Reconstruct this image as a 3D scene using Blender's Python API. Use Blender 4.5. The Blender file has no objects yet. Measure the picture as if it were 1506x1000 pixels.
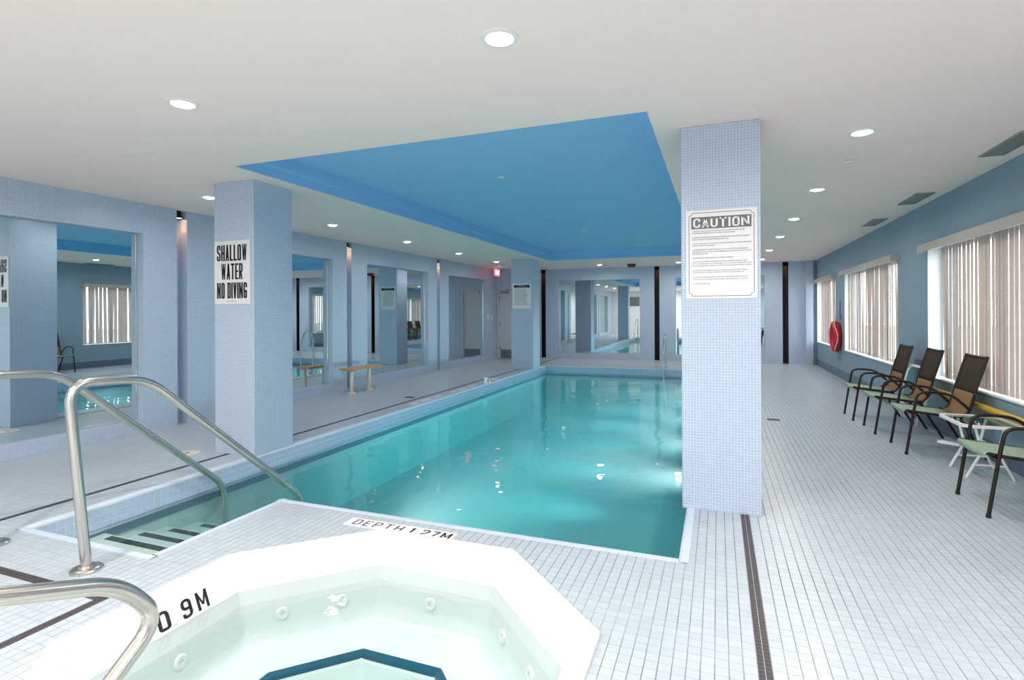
import bpy, math, random
import numpy as np
from mathutils import Vector, Matrix

random.seed(7)
scene = bpy.context.scene
COL = scene.collection
PI = math.pi

# ------------------------------------------------------------------ camera
H = 2.70
CAM_H = 1.3926
FPX = 796.9
YAW = math.atan((1055.9 - 753.0) / FPX)
ROLL = 0.0045
cam_data = bpy.data.cameras.new('camera')
cam_data.sensor_width = 36.0
cam_data.lens = FPX / 1506.0 * 36.0
cam_data.shift_y = -(500.0 - 459.4) / 1506.0
cam_data.clip_start = 0.05
cam_data.clip_end = 300
cam = bpy.data.objects.new('camera', cam_data)
COL.objects.link(cam)
_f = Vector((-math.sin(YAW), math.cos(YAW), 0))
_r0 = Vector((math.cos(YAW), math.sin(YAW), 0))
_u0 = Vector((0, 0, 1))
_r = (_r0 - ROLL * _u0).normalized()
_u = (_u0 + ROLL * _r0).normalized()
_m = Matrix((_r, _u, -_f)).transposed().to_4x4()
_m.translation = Vector((0, 0, CAM_H))
cam.matrix_world = _m
scene.camera = cam

# ------------------------------------------------------------------ world, exposure
world = bpy.data.worlds.new('daylight')
scene.world = world
world.use_nodes = True
world.node_tree.nodes['Background'].inputs[0].default_value = (0.93, 0.97, 1.0, 1)
world.node_tree.nodes['Background'].inputs[1].default_value = 4.5
scene.view_settings.view_transform = 'Standard'
scene.view_settings.look = 'None'
scene.view_settings.gamma = 1.0
scene.view_settings.exposure = 0.37
scene.view_settings.use_curve_mapping = False
scene.cycles.max_bounces = 11
scene.cycles.diffuse_bounces = 5
scene.cycles.glossy_bounces = 6
scene.cycles.transparent_max_bounces = 24
scene.cycles.transmission_bounces = 6
scene.cycles.volume_bounces = 1
scene.cycles.sample_clamp_indirect = 4.0
scene.cycles.use_denoising = True
LAMP_W = 15.5          # watts of one downlight around the hot tub
LAMP_REAR_W = 33.0     # watts of the downlights at the near end of the room
LAMP_SIDE_W = 5.0      # watts of the downlights along the mirrored wall
LAMP_LOW_W = 10.0       # watts of the dimmer downlights along the pool
SCONCE_W = 0.6
POOL_FILL_W = 1.2           # scale of the lamps added to brighten the pool

# ------------------------------------------------------------------ materials
def srgb(r, g, b):
    def c(v):
        v /= 255.0
        return v / 12.92 if v <= 0.04045 else ((v + 0.055) / 1.055) ** 2.4
    return (c(r), c(g), c(b), 1.0)

def new_mat(name):
    m = bpy.data.materials.new(name)
    m.use_nodes = True
    nt = m.node_tree
    return m, nt, nt.nodes['Principled BSDF']

def plain(name, col, rough=0.5, metal=0.0, noise=0.0, nscale=8.0, bump=0.0, spec=0.5):
    m, nt, b = new_mat(name)
    b.inputs['Base Color'].default_value = col
    b.inputs['Roughness'].default_value = rough
    b.inputs['Metallic'].default_value = metal
    b.inputs['Specular IOR Level'].default_value = spec
    if noise or bump:
        tc = nt.nodes.new('ShaderNodeTexCoord')
        n = nt.nodes.new('ShaderNodeTexNoise')
        n.inputs['Scale'].default_value = nscale
        n.inputs['Detail'].default_value = 4
        nt.links.new(tc.outputs['Object'], n.inputs['Vector'])
        if noise:
            mx = nt.nodes.new('ShaderNodeMix'); mx.data_type = 'RGBA'; mx.blend_type = 'MULTIPLY'
            mx.inputs['Factor'].default_value = 1.0
            mx.inputs['A'].default_value = col
            mr = nt.nodes.new('ShaderNodeMapRange')
            mr.inputs['To Min'].default_value = 1 - noise
            mr.inputs['To Max'].default_value = 1 + noise
            nt.links.new(n.outputs['Fac'], mr.inputs['Value'])
            nt.links.new(mr.outputs['Result'], mx.inputs['B'])
            nt.links.new(mx.outputs['Result'], b.inputs['Base Color'])
        if bump:
            bp = nt.nodes.new('ShaderNodeBump')
            bp.inputs['Strength'].default_value = bump
            bp.inputs['Distance'].default_value = 0.01
            nt.links.new(n.outputs['Fac'], bp.inputs['Height'])
            nt.links.new(bp.outputs['Normal'], b.inputs['Normal'])
    return m

def emitter(name, col, strength):
    m, nt, b = new_mat(name)
    b.inputs['Base Color'].default_value = col
    b.inputs['Emission Color'].default_value = col
    b.inputs['Emission Strength'].default_value = strength
    return m

def math_node(nt, op, a=None, b=None, c=None):
    n = nt.nodes.new('ShaderNodeMath'); n.operation = op
    for i, v in enumerate((a, b, c)):
        if v is None: continue
        if isinstance(v, (int, float)): n.inputs[i].default_value = v
        else: nt.links.new(v, n.inputs[i])
    return n.outputs[0]

def mosaic(name, tile, grout, pitch, joint, rough=0.3, vary=0.045, bumpd=0.0012):
    """small square glazed tiles on any upright or level face"""
    m, nt, b = new_mat(name)
    g = nt.nodes.new('ShaderNodeNewGeometry')
    sp = nt.nodes.new('ShaderNodeSeparateXYZ'); nt.links.new(g.outputs['Position'], sp.inputs[0])
    sn = nt.nodes.new('ShaderNodeSeparateXYZ'); nt.links.new(g.outputs['True Normal'], sn.inputs[0])
    nx = math_node(nt, 'GREATER_THAN', math_node(nt, 'ABSOLUTE', sn.outputs[0]), 0.7)
    nz = math_node(nt, 'GREATER_THAN', math_node(nt, 'ABSOLUTE', sn.outputs[2]), 0.7)
    mu = nt.nodes.new('ShaderNodeMix')
    nt.links.new(nx, mu.inputs[0]); nt.links.new(sp.outputs[0], mu.inputs[2]); nt.links.new(sp.outputs[1], mu.inputs[3])
    mv = nt.nodes.new('ShaderNodeMix')
    nt.links.new(nz, mv.inputs[0]); nt.links.new(sp.outputs[2], mv.inputs[2]); nt.links.new(sp.outputs[1], mv.inputs[3])
    u = math_node(nt, 'DIVIDE', mu.outputs[0], pitch); v = math_node(nt, 'DIVIDE', mv.outputs[0], pitch)
    def edge(t):
        fr = math_node(nt, 'FRACT', t)
        d = math_node(nt, 'ABSOLUTE', math_node(nt, 'SUBTRACT', fr, 0.5))
        return math_node(nt, 'SUBTRACT', 0.5, d)      # 0 on the joint, 0.5 mid tile
    e = math_node(nt, 'MINIMUM', edge(u), edge(v))
    j = joint / pitch * 0.5
    mr = nt.nodes.new('ShaderNodeMapRange')
    mr.inputs['From Min'].default_value = j * 0.6; mr.inputs['From Max'].default_value = j * 1.4
    nt.links.new(e, mr.inputs['Value'])
    cb = nt.nodes.new('ShaderNodeCombineXYZ')
    nt.links.new(math_node(nt, 'FLOOR', u), cb.inputs[0]); nt.links.new(math_node(nt, 'FLOOR', v), cb.inputs[1])
    wn = nt.nodes.new('ShaderNodeTexWhiteNoise'); nt.links.new(cb.outputs[0], wn.inputs['Vector'])
    vr = nt.nodes.new('ShaderNodeMapRange'); vr.inputs['To Min'].default_value = 1 - vary; vr.inputs['To Max'].default_value = 1 + vary
    nt.links.new(wn.outputs['Value'], vr.inputs['Value'])
    tm = nt.nodes.new('ShaderNodeMix'); tm.data_type = 'RGBA'; tm.blend_type = 'MULTIPLY'
    tm.inputs['Factor'].default_value = 1; tm.inputs['A'].default_value = tile
    nt.links.new(vr.outputs['Result'], tm.inputs['B'])
    mx = nt.nodes.new('ShaderNodeMix'); mx.data_type = 'RGBA'
    nt.links.new(mr.outputs['Result'], mx.inputs['Factor'])
    mx.inputs['A'].default_value = grout
    nt.links.new(tm.outputs['Result'], mx.inputs['B'])
    nt.links.new(mx.outputs['Result'], b.inputs['Base Color'])
    rr = nt.nodes.new('ShaderNodeMapRange'); rr.inputs['To Min'].default_value = 0.8; rr.inputs['To Max'].default_value = rough
    nt.links.new(mr.outputs['Result'], rr.inputs['Value']); nt.links.new(rr.outputs['Result'], b.inputs['Roughness'])
    bp = nt.nodes.new('ShaderNodeBump'); bp.inputs['Strength'].default_value = 0.5; bp.inputs['Distance'].default_value = bumpd
    nt.links.new(mr.outputs['Result'], bp.inputs['Height']); nt.links.new(bp.outputs['Normal'], b.inputs['Normal'])
    return m

TP = 0.0525            # deck tile pitch
GX, GY = 0.166, 1.77   # a tile centre of the deck grid

def floor_tile_mat(name, cola, colb, rough):
    m, nt, b = new_mat(name)
    g = nt.nodes.new('ShaderNodeNewGeometry')
    sp = nt.nodes.new('ShaderNodeSeparateXYZ'); nt.links.new(g.outputs['Position'], sp.inputs[0])
    cb = nt.nodes.new('ShaderNodeCombineXYZ')
    for i, off in ((0, GX), (1, GY)):
        t = math_node(nt, 'FLOOR', math_node(nt, 'DIVIDE', math_node(nt, 'ADD', sp.outputs[i], 100 * TP - off + TP / 2), TP))
        nt.links.new(t, cb.inputs[i])
    wn = nt.nodes.new('ShaderNodeTexWhiteNoise'); nt.links.new(cb.outputs[0], wn.inputs['Vector'])
    ns = nt.nodes.new('ShaderNodeTexNoise'); ns.inputs['Scale'].default_value = 1.3; ns.inputs['Detail'].default_value = 3
    nt.links.new(g.outputs['Position'], ns.inputs['Vector'])
    f = math_node(nt, 'ADD', math_node(nt, 'MULTIPLY', wn.outputs['Value'], 0.28), math_node(nt, 'MULTIPLY', ns.outputs['Fac'], 0.5))
    mx = nt.nodes.new('ShaderNodeMix'); mx.data_type = 'RGBA'
    nt.links.new(f, mx.inputs['Factor']); mx.inputs['A'].default_value = cola; mx.inputs['B'].default_value = colb
    nt.links.new(mx.outputs['Result'], b.inputs['Base Color'])
    b.inputs['Roughness'].default_value = rough
    bp = nt.nodes.new('ShaderNodeBump'); bp.inputs['Strength'].default_value = 0.05; bp.inputs['Distance'].default_value = 0.003
    n2 = nt.nodes.new('ShaderNodeTexNoise'); n2.inputs['Scale'].default_value = 30
    nt.links.new(g.outputs['Position'], n2.inputs['Vector']); nt.links.new(n2.outputs['Fac'], bp.inputs['Height'])
    nt.links.new(bp.outputs['Normal'], b.inputs['Normal'])
    return m

def grout_mat():
    """grout bed: the long joints along the room are stained dark, the cross joints stay pale"""
    m, nt, b = new_mat('deck_grout')
    g = nt.nodes.new('ShaderNodeNewGeometry')
    sp = nt.nodes.new('ShaderNodeSeparateXYZ'); nt.links.new(g.outputs['Position'], sp.inputs[0])
    u = math_node(nt, 'FRACT', math_node(nt, 'DIVIDE', math_node(nt, 'ADD', sp.outputs[0], 100 * TP - GX), TP))
    d = math_node(nt, 'ABSOLUTE', math_node(nt, 'SUBTRACT', u, 0.5))
    long_ = math_node(nt, 'LESS_THAN', d, 0.06)
    ns = nt.nodes.new('ShaderNodeTexNoise'); ns.inputs['Scale'].default_value = 0.9; ns.inputs['Detail'].default_value = 5
    nt.links.new(g.outputs['Position'], ns.inputs['Vector'])
    st = nt.nodes.new('ShaderNodeMapRange'); st.inputs['From Min'].default_value = 0.38; st.inputs['From Max'].default_value = 0.60
    nt.links.new(ns.outputs['Fac'], st.inputs['Value'])
    c1 = nt.nodes.new('ShaderNodeMix'); c1.data_type = 'RGBA'
    nt.links.new(st.outputs['Result'], c1.inputs['Factor'])
    c1.inputs['A'].default_value = srgb(176, 180, 184); c1.inputs['B'].default_value = srgb(84, 84, 86)
    c2 = nt.nodes.new('ShaderNodeMix'); c2.data_type = 'RGBA'
    nt.links.new(long_, c2.inputs['Factor'])
    c2.inputs['A'].default_value = srgb(196, 202, 208)
    nt.links.new(c1.outputs['Result'], c2.inputs['B'])
    nt.links.new(c2.outputs['Result'], b.inputs['Base Color'])
    b.inputs['Roughness'].default_value = 0.85
    return m

def mirror_mat():
    m = bpy.data.materials.new('mirror_silver'); m.use_nodes = True
    nt = m.node_tree; nt.nodes.clear()
    o = nt.nodes.new('ShaderNodeOutputMaterial'); g = nt.nodes.new('ShaderNodeBsdfGlossy')
    g.inputs['Color'].default_value = (0.70, 0.79, 0.81, 1); g.inputs['Roughness'].default_value = 0.0
    nt.links.new(g.outputs[0], o.inputs[0])
    return m

def clear_mat(name, tint, ior, bump_scale=0, bump_dist=0, absorb=None, density=0, rough=0.0, scatter=0.0):
    """see-through sheet: tinted pass-through plus a fresnel mirror coat; water also gets an absorbing volume"""
    m = bpy.data.materials.new(name); m.use_nodes = True
    nt = m.node_tree; nt.nodes.clear()
    o = nt.nodes.new('ShaderNodeOutputMaterial')
    t = nt.nodes.new('ShaderNodeBsdfTransparent'); t.inputs[0].default_value = tint
    g = nt.nodes.new('ShaderNodeBsdfGlossy'); g.inputs['Roughness'].default_value = rough
    fr = nt.nodes.new('ShaderNodeFresnel'); fr.inputs['IOR'].default_value = ior
    if not absorb:      # a pane mirrors on its entry face only
        gb = nt.nodes.new('ShaderNodeNewGeometry')
        nt.links.new(math_node(nt, 'MULTIPLY_ADD', gb.outputs['Backfacing'], 1.0001 - ior, ior), fr.inputs['IOR'])
    mx = nt.nodes.new('ShaderNodeMixShader')
    nt.links.new(fr.outputs[0], mx.inputs[0]); nt.links.new(t.outputs[0], mx.inputs[1]); nt.links.new(g.outputs[0], mx.inputs[2])
    nt.links.new(mx.outputs[0], o.inputs[0])
    if bump_scale:
        ge = nt.nodes.new('ShaderNodeNewGeometry')
        n = nt.nodes.new('ShaderNodeTexNoise'); n.inputs['Scale'].default_value = bump_scale; n.inputs['Detail'].default_value = 2
        nt.links.new(ge.outputs['Position'], n.inputs['Vector'])
        bp = nt.nodes.new('ShaderNodeBump'); bp.inputs['Strength'].default_value = 1.0; bp.inputs['Distance'].default_value = bump_dist
        nt.links.new(n.outputs['Fac'], bp.inputs['Height'])
        nt.links.new(bp.outputs['Normal'], g.inputs['Normal'])
    if absorb:
        v = nt.nodes.new('ShaderNodeVolumeAbsorption'); v.inputs['Color'].default_value = absorb; v.inputs['Density'].default_value = density
        out = v.outputs[0]
        if scatter:      # slightly cloudy water
            sc_ = nt.nodes.new('ShaderNodeVolumeScatter'); sc_.inputs['Color'].default_value = (1, 1, 1, 1); sc_.inputs['Density'].default_value = scatter
            ad = nt.nodes.new('ShaderNodeAddShader')
            nt.links.new(out, ad.inputs[0]); nt.links.new(sc_.outputs[0], ad.inputs[1]); out = ad.outputs[0]
        nt.links.new(out, o.inputs['Volume'])
    return m

def cloth_mat(name, col, trans=0.35):
    m = bpy.data.materials.new(name); m.use_nodes = True
    nt = m.node_tree; nt.nodes.clear()
    o = nt.nodes.new('ShaderNodeOutputMaterial')
    d = nt.nodes.new('ShaderNodeBsdfDiffuse'); t = nt.nodes.new('ShaderNodeBsdfTranslucent')
    tc = nt.nodes.new('ShaderNodeTexCoord'); n = nt.nodes.new('ShaderNodeTexNoise'); n.inputs['Scale'].default_value = 60
    nt.links.new(tc.outputs['Object'], n.inputs['Vector'])
    mr = nt.nodes.new('ShaderNodeMapRange'); mr.inputs['To Min'].default_value = 0.88; mr.inputs['To Max'].default_value = 1.12
    nt.links.new(n.outputs['Fac'], mr.inputs['Value'])
    mm = nt.nodes.new('ShaderNodeMix'); mm.data_type = 'RGBA'; mm.blend_type = 'MULTIPLY'; mm.inputs['Factor'].default_value = 1
    mm.inputs['A'].default_value = col; nt.links.new(mr.outputs['Result'], mm.inputs['B'])
    nt.links.new(mm.outputs['Result'], d.inputs[0]); nt.links.new(mm.outputs['Result'], t.inputs[0])
    mx = nt.nodes.new('ShaderNodeMixShader'); mx.inputs[0].default_value = trans
    nt.links.new(d.outputs[0], mx.inputs[1]); nt.links.new(t.outputs[0], mx.inputs[2]); nt.links.new(mx.outputs[0], o.inputs[0])
    return m

def wood_mat(name, a, bcol):
    m, nt, b = new_mat(name)
    tc = nt.nodes.new('ShaderNodeTexCoord'); mp = nt.nodes.new('ShaderNodeMapping')
    mp.inputs['Scale'].default_value = (40, 3, 40)
    nt.links.new(tc.outputs['Object'], mp.inputs[0])
    n = nt.nodes.new('ShaderNodeTexNoise'); n.inputs['Scale'].default_value = 1.0; n.inputs['Detail'].default_value = 6
    nt.links.new(mp.outputs[0], n.inputs['Vector'])
    mx = nt.nodes.new('ShaderNodeMix'); mx.data_type = 'RGBA'
    nt.links.new(n.outputs['Fac'], mx.inputs['Factor']); mx.inputs['A'].default_value = a; mx.inputs['B'].default_value = bcol
    nt.links.new(mx.outputs['Result'], b.inputs['Base Color']); b.inputs['Roughness'].default_value = 0.5
    return m

M = dict(
    ceiling=plain('ceiling_paint', srgb(249, 234, 226), 0.9, bump=0.05, nscale=60),
    recess=plain('blue_ceiling_paint', srgb(150, 202, 244), 0.75, noise=0.03, nscale=3),
    mosaic=mosaic('blue_mosaic', srgb(172, 191, 215), srgb(210, 222, 236), 0.0205, 0.0030),
    base_tile=plain('dark_base_tile', srgb(96, 112, 130), 0.4, noise=0.06),
    wall_paint=plain('blue_wall_paint', srgb(136, 160, 176), 0.6, noise=0.03, nscale=2),
    white_paint=plain('white_wall_paint', srgb(228, 230, 230), 0.7),
    groove_dark=plain('dark_slot_paint', srgb(34, 26, 24), 0.6),
    tile=floor_tile_mat('deck_tile_glaze', srgb(170, 181, 192), srgb(197, 207, 216), 0.32),
    grout=grout_mat(),
    dark_tile=plain('charcoal_tile', srgb(72, 66, 70), 0.45, noise=0.25, nscale=45),
    coping=plain('coping_glaze', srgb(204, 216, 232), 0.35, noise=0.04, nscale=20),
    pool_tile=plain('pool_tile_glaze', srgb(176, 195, 222), 0.25, noise=0.10, nscale=16),
    pool_grout=plain('pool_white_grout', srgb(228, 234, 240), 0.8),
    pool_trim=plain('pool_teal_tile', srgb(70, 118, 140), 0.3, noise=0.08, nscale=18),
    plaster=plain('pool_plaster', srgb(222, 232, 226), 0.7, noise=0.03, nscale=3),
    strip=plain('step_strip_tile', srgb(28, 34, 36), 0.5, noise=0.3, nscale=50),
    pool_water=clear_mat('pool_water', (0.96, 1.0, 1.0, 1), 1.33, 2.2, 0.010, (0.53, 0.92, 0.945, 1), 1.0, scatter=0.2),
    spa_water=clear_mat('spa_water', (0.98, 1.0, 0.99, 1), 1.33, 7.0, 0.004, (0.72, 0.985, 0.965, 1), 0.5),
    acrylic=plain('white_acrylic', srgb(228, 231, 234), 0.25, noise=0.01),
    blue_trim=plain('spa_blue_tile', srgb(22, 84, 110), 0.3, noise=0.2, nscale=40),
    steel=plain('brushed_stainless', srgb(205, 201, 194), 0.24, 1.0, noise=0.06, nscale=30),
    chrome=plain('chrome', srgb(225, 228, 230), 0.12, 1.0),
    mirror=mirror_mat(),
    glass=clear_mat('window_glass', (0.96, 0.98, 0.98, 1), 1.45),
    table_glass=clear_mat('table_glass', (0.80, 0.92, 0.90, 1), 1.5),
    white_plastic=plain('white_plastic', srgb(238, 238, 236), 0.4),
    white_metal=plain('white_enamel', srgb(240, 240, 238), 0.3),
    frame_white=plain('window_frame_white', srgb(232, 236, 236), 0.4),
    slat=cloth_mat('blind_cloth', srgb(212, 201, 195), 0.40),
    valance=plain('valance_vinyl', srgb(186, 178, 168), 0.55),
    sign_white=plain('sign_board', srgb(232, 232, 234), 0.45),
    ink=plain('black_ink', srgb(18, 18, 20), 0.6),
    grey_ink=plain('grey_ink', srgb(112, 112, 116), 0.6),
    pale_ink=plain('pale_ink', srgb(150, 150, 154), 0.6),
    bronze=plain('bronze_frame', srgb(44, 35, 32), 0.35, 0.4),
    sling_green=plain('green_sling', srgb(152, 176, 154), 0.75, noise=0.08, nscale=90, bump=0.2),
    sling_tan=cloth_mat('tan_sling', srgb(168, 132, 98), 0.25),
    sling_brown=cloth_mat('brown_sling', srgb(84, 76, 68), 0.15),
    red=plain('red_foam', srgb(206, 34, 48), 0.5),
    rope=plain('cream_rope', srgb(226, 214, 190), 0.8),
    yellow=plain('yellow_pole_paint', srgb(206, 170, 42), 0.45),
    wood=wood_mat('bench_wood', srgb(204, 164, 118), srgb(176, 132, 88)),
    beige=plain('beige_enamel', srgb(226, 214, 200), 0.45),
    door=plain('door_paint', srgb(206, 210, 216), 0.5),
    kick=plain('kick_plate', srgb(120, 128, 138), 0.35, 0.6),
    black=plain('black_metal', srgb(28, 27, 27), 0.45),
    vent=plain('vent_grey', srgb(150, 154, 152), 0.5),
    vent_dark=plain('vent_inside', srgb(104, 108, 106), 0.8),
    lens=emitter('lamp_lens', (1.0, 0.97, 0.92, 1), 30.0),
    warm_lens=emitter('warm_lamp_lens', (1.0, 0.62, 0.36, 1), 9.0),
    exit_red=emitter('exit_red_glow', (1.0, 0.10, 0.12, 1), 1.6),
    exit_letter=emitter('exit_white_glow', (1.0, 0.86, 0.86, 1), 2.2),
    ground=plain('outdoor_paving', srgb(150, 148, 144), 0.9, noise=0.1),
    alarm_red=plain('alarm_red', srgb(120, 28, 34), 0.4),
)

# ------------------------------------------------------------------ mesh helpers
ORIGIN = {}
class MB:
    def __init__(self): self.v = []; self.f = []
    def box(self, x0, x1, y0, y1, z0, z1):
        n = len(self.v)
        self.v += [(x0,y0,z0),(x1,y0,z0),(x1,y1,z0),(x0,y1,z0),(x0,y0,z1),(x1,y0,z1),(x1,y1,z1),(x0,y1,z1)]
        for q in ((0,3,2,1),(4,5,6,7),(0,1,5,4),(1,2,6,5),(2,3,7,6),(3,0,4,7)): self.f.append(tuple(n+i for i in q))
        return self
    def prism(self, pts, z0, z1):
        n = len(self.v); k = len(pts)
        self.v += [(p[0], p[1], z0) for p in pts] + [(p[0], p[1], z1) for p in pts]
        self.f.append(tuple(n + i for i in reversed(range(k)))); self.f.append(tuple(n + k + i for i in range(k)))
        for i in range(k):
            j = (i + 1) % k; self.f.append((n+i, n+j, n+k+j, n+k+i))
        return self
    def tube(self, path, r, seg=10, closed=False, caps=True, flat=None):
        P = [Vector(p) for p in path]; k = len(P); n0 = len(self.v)
        t0 = (P[1] - P[0]).normalized()
        ref = Vector((0,0,1)) if abs(t0.z) < 0.9 else Vector((1,0,0))
        nrm = (ref - t0 * ref.dot(t0)).normalized(); prev = t0
        for i in range(k):
            if closed: t = (P[(i+1) % k] - P[i-1]).normalized()
            elif i == 0: t = t0
            elif i == k-1: t = (P[-1]-P[-2]).normalized()
            else: t = ((P[i+1]-P[i]).normalized() + (P[i]-P[i-1]).normalized()).normalized()
            q = prev.rotation_difference(t); nrm = q @ nrm; nrm = (nrm - t*nrm.dot(t)).normalized(); prev = t
            bn = t.cross(nrm)
            rr = r[i] if isinstance(r, (list, tuple)) else r
            for s in range(seg):
                a = 2*PI*s/seg
                c_, s_ = math.cos(a)*rr, math.sin(a)*rr*(flat or 1)
                self.v.append(tuple(P[i] + nrm*c_ + bn*s_))
        m = k if closed else k-1
        for i in range(m):
            a = n0 + i*seg; b = n0 + ((i+1) % k)*seg
            for s in range(seg):
                s2 = (s+1) % seg; self.f.append((a+s, a+s2, b+s2, b+s))
        if caps and not closed:
            self.f.append(tuple(n0 + s for s in reversed(range(seg)))); self.f.append(tuple(n0+(k-1)*seg+s for s in range(seg)))
        return self
    def lathe(self, prof, cx, cy, seg=24, caps=True):
        """prof: (radius, height) pairs; axis through (cx, cy) for z"""
        n0 = len(self.v); k = len(prof)
        for r, z in prof:
            for s in range(seg):
                a = 2*PI*s/seg; self.v.append((cx + r*math.cos(a), cy + r*math.sin(a), z))
        for i in range(k-1):
            a = n0+i*seg; b = a+seg
            for s in range(seg):
                s2 = (s+1) % seg; self.f.append((a+s, a+s2, b+s2, b+s))
        if caps and prof[0][0] > 1e-4: self.f.append(tuple(n0+s for s in reversed(range(seg))))
        if caps and prof[-1][0] > 1e-4: self.f.append(tuple(n0+(k-1)*seg+s for s in range(seg)))
        return self
    def map(self, fn):
        self.v = [tuple(fn(Vector(p))) for p in self.v]; return self
    def sheet(self, rows):
        """grid of points -> quads"""
        n = len(self.v); h_ = len(rows); w = len(rows[0])
        for r in rows: self.v += [tuple(p) for p in r]
        for i in range(h_-1):
            for j in range(w-1):
                a = n+i*w+j; self.f.append((a, a+1, a+w+1, a+w))
        return self
    def build(self, name, mat, parent=None, smooth=False, bevel=0.0, solid=0.0, local=False, kind=None):
        org = Vector((0,0,0)) if (parent is None or local) else ORIGIN[parent.name]
        me = bpy.data.meshes.new(name)
        me.from_pydata([tuple(Vector(p) - org) for p in self.v], [], self.f)
        me.update()
        if smooth:
            me.polygons.foreach_set('use_smooth', [True]*len(me.polygons))
        me.materials.append(mat)
        o = bpy.data.objects.new(name, me); COL.objects.link(o)
        if parent is not None: o.parent = parent
        ORIGIN[o.name] = org
        if smooth:
            try: me.set_sharp_from_angle(angle=math.radians(40))
            except Exception: pass
        if solid:
            s = o.modifiers.new('solid', 'SOLIDIFY'); s.thickness = solid; s.offset = 0
        if bevel:
            b = o.modifiers.new('bevel', 'BEVEL'); b.width = bevel; b.segments = 2; b.limit_method = 'ANGLE'
        if kind: o['kind'] = kind
        return o

def tag(o, label, cat, group=None, kind=None):
    o['label'] = label; o['category'] = cat
    if group: o['group'] = group
    if kind: o['kind'] = kind
    return o
def thing(name, loc, label, cat, group=None, kind=None):
    o = bpy.data.objects.new(name, None); COL.objects.link(o); o.location = loc
    o.empty_display_size = 0.1
    ORIGIN[o.name] = Vector(loc)
    return tag(o, label, cat, group, kind)
def copy_thing(root, loc, label=None, rotz=None, group=None):
    r = root.copy(); COL.objects.link(r); r.location = loc; ORIGIN[r.name] = Vector(loc)
    if rotz is not None: r.rotation_euler = (0, 0, rotz)
    if label: r['label'] = label
    if group: r['group'] = group
    for ch in list(root.children):
        c = ch.copy(); COL.objects.link(c); c.parent = r
        for g in list(ch.children):
            d = g.copy(); COL.objects.link(d); d.parent = c
    return r

def smooth_path(pts, r, n=6):
    """polyline with rounded corners of radius r"""
    P = [Vector(p) for p in pts]; out = [P[0]]
    for i in range(1, len(P)-1):
        a, b, c = P[i-1], P[i], P[i+1]
        d1 = (a-b); d2 = (c-b); l = min(r, d1.length*0.49, d2.length*0.49)
        p0 = b + d1.normalized()*l; p2 = b + d2.normalized()*l
        for k in range(n+1):
            t = k/n; out.append(p0*(1-t)**2 + b*2*t*(1-t) + p2*t*t)
    out.append(P[-1]); return out

def text_part(body, ux, uy, center, width, height, mat, parent, name='lettering', bold=0.0, depth=0.0006, spacing=1.0):
    cu = bpy.data.curves.new('tmp_text', 'FONT'); cu.body = body; cu.size = 1.0; cu.offset = bold; cu.align_x = 'LEFT'
    cu.resolution_u = 3; cu.space_character = spacing
    ob = bpy.data.objects.new('tmp_text', cu); COL.objects.link(ob)
    dg = bpy.context.evaluated_depsgraph_get(); dg.update()
    me = bpy.data.meshes.new_from_object(ob.evaluated_get(dg))
    bpy.data.objects.remove(ob); bpy.data.curves.remove(cu)
    co = np.array([v.co[:] for v in me.vertices]); lo = co.min(0); hi = co.max(0)
    sx = width/(hi[0]-lo[0]); sy = (height/(hi[1]-lo[1])) if height else sx
    ux = Vector(ux).normalized(); uy = Vector(uy).normalized(); nn = ux.cross(uy); org = ORIGIN[parent.name]
    for v in me.vertices:
        a = (v.co.x-(lo[0]+hi[0])/2)*sx; b = (v.co.y-(lo[1]+hi[1])/2)*sy
        v.co = Vector(center) + ux*a + uy*b + nn*depth - org
    me.materials.clear(); me.materials.append(mat); me.name = name
    o = bpy.data.objects.new(name, me); COL.objects.link(o); o.parent = parent
    ORIGIN[o.name] = org
    return o

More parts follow.
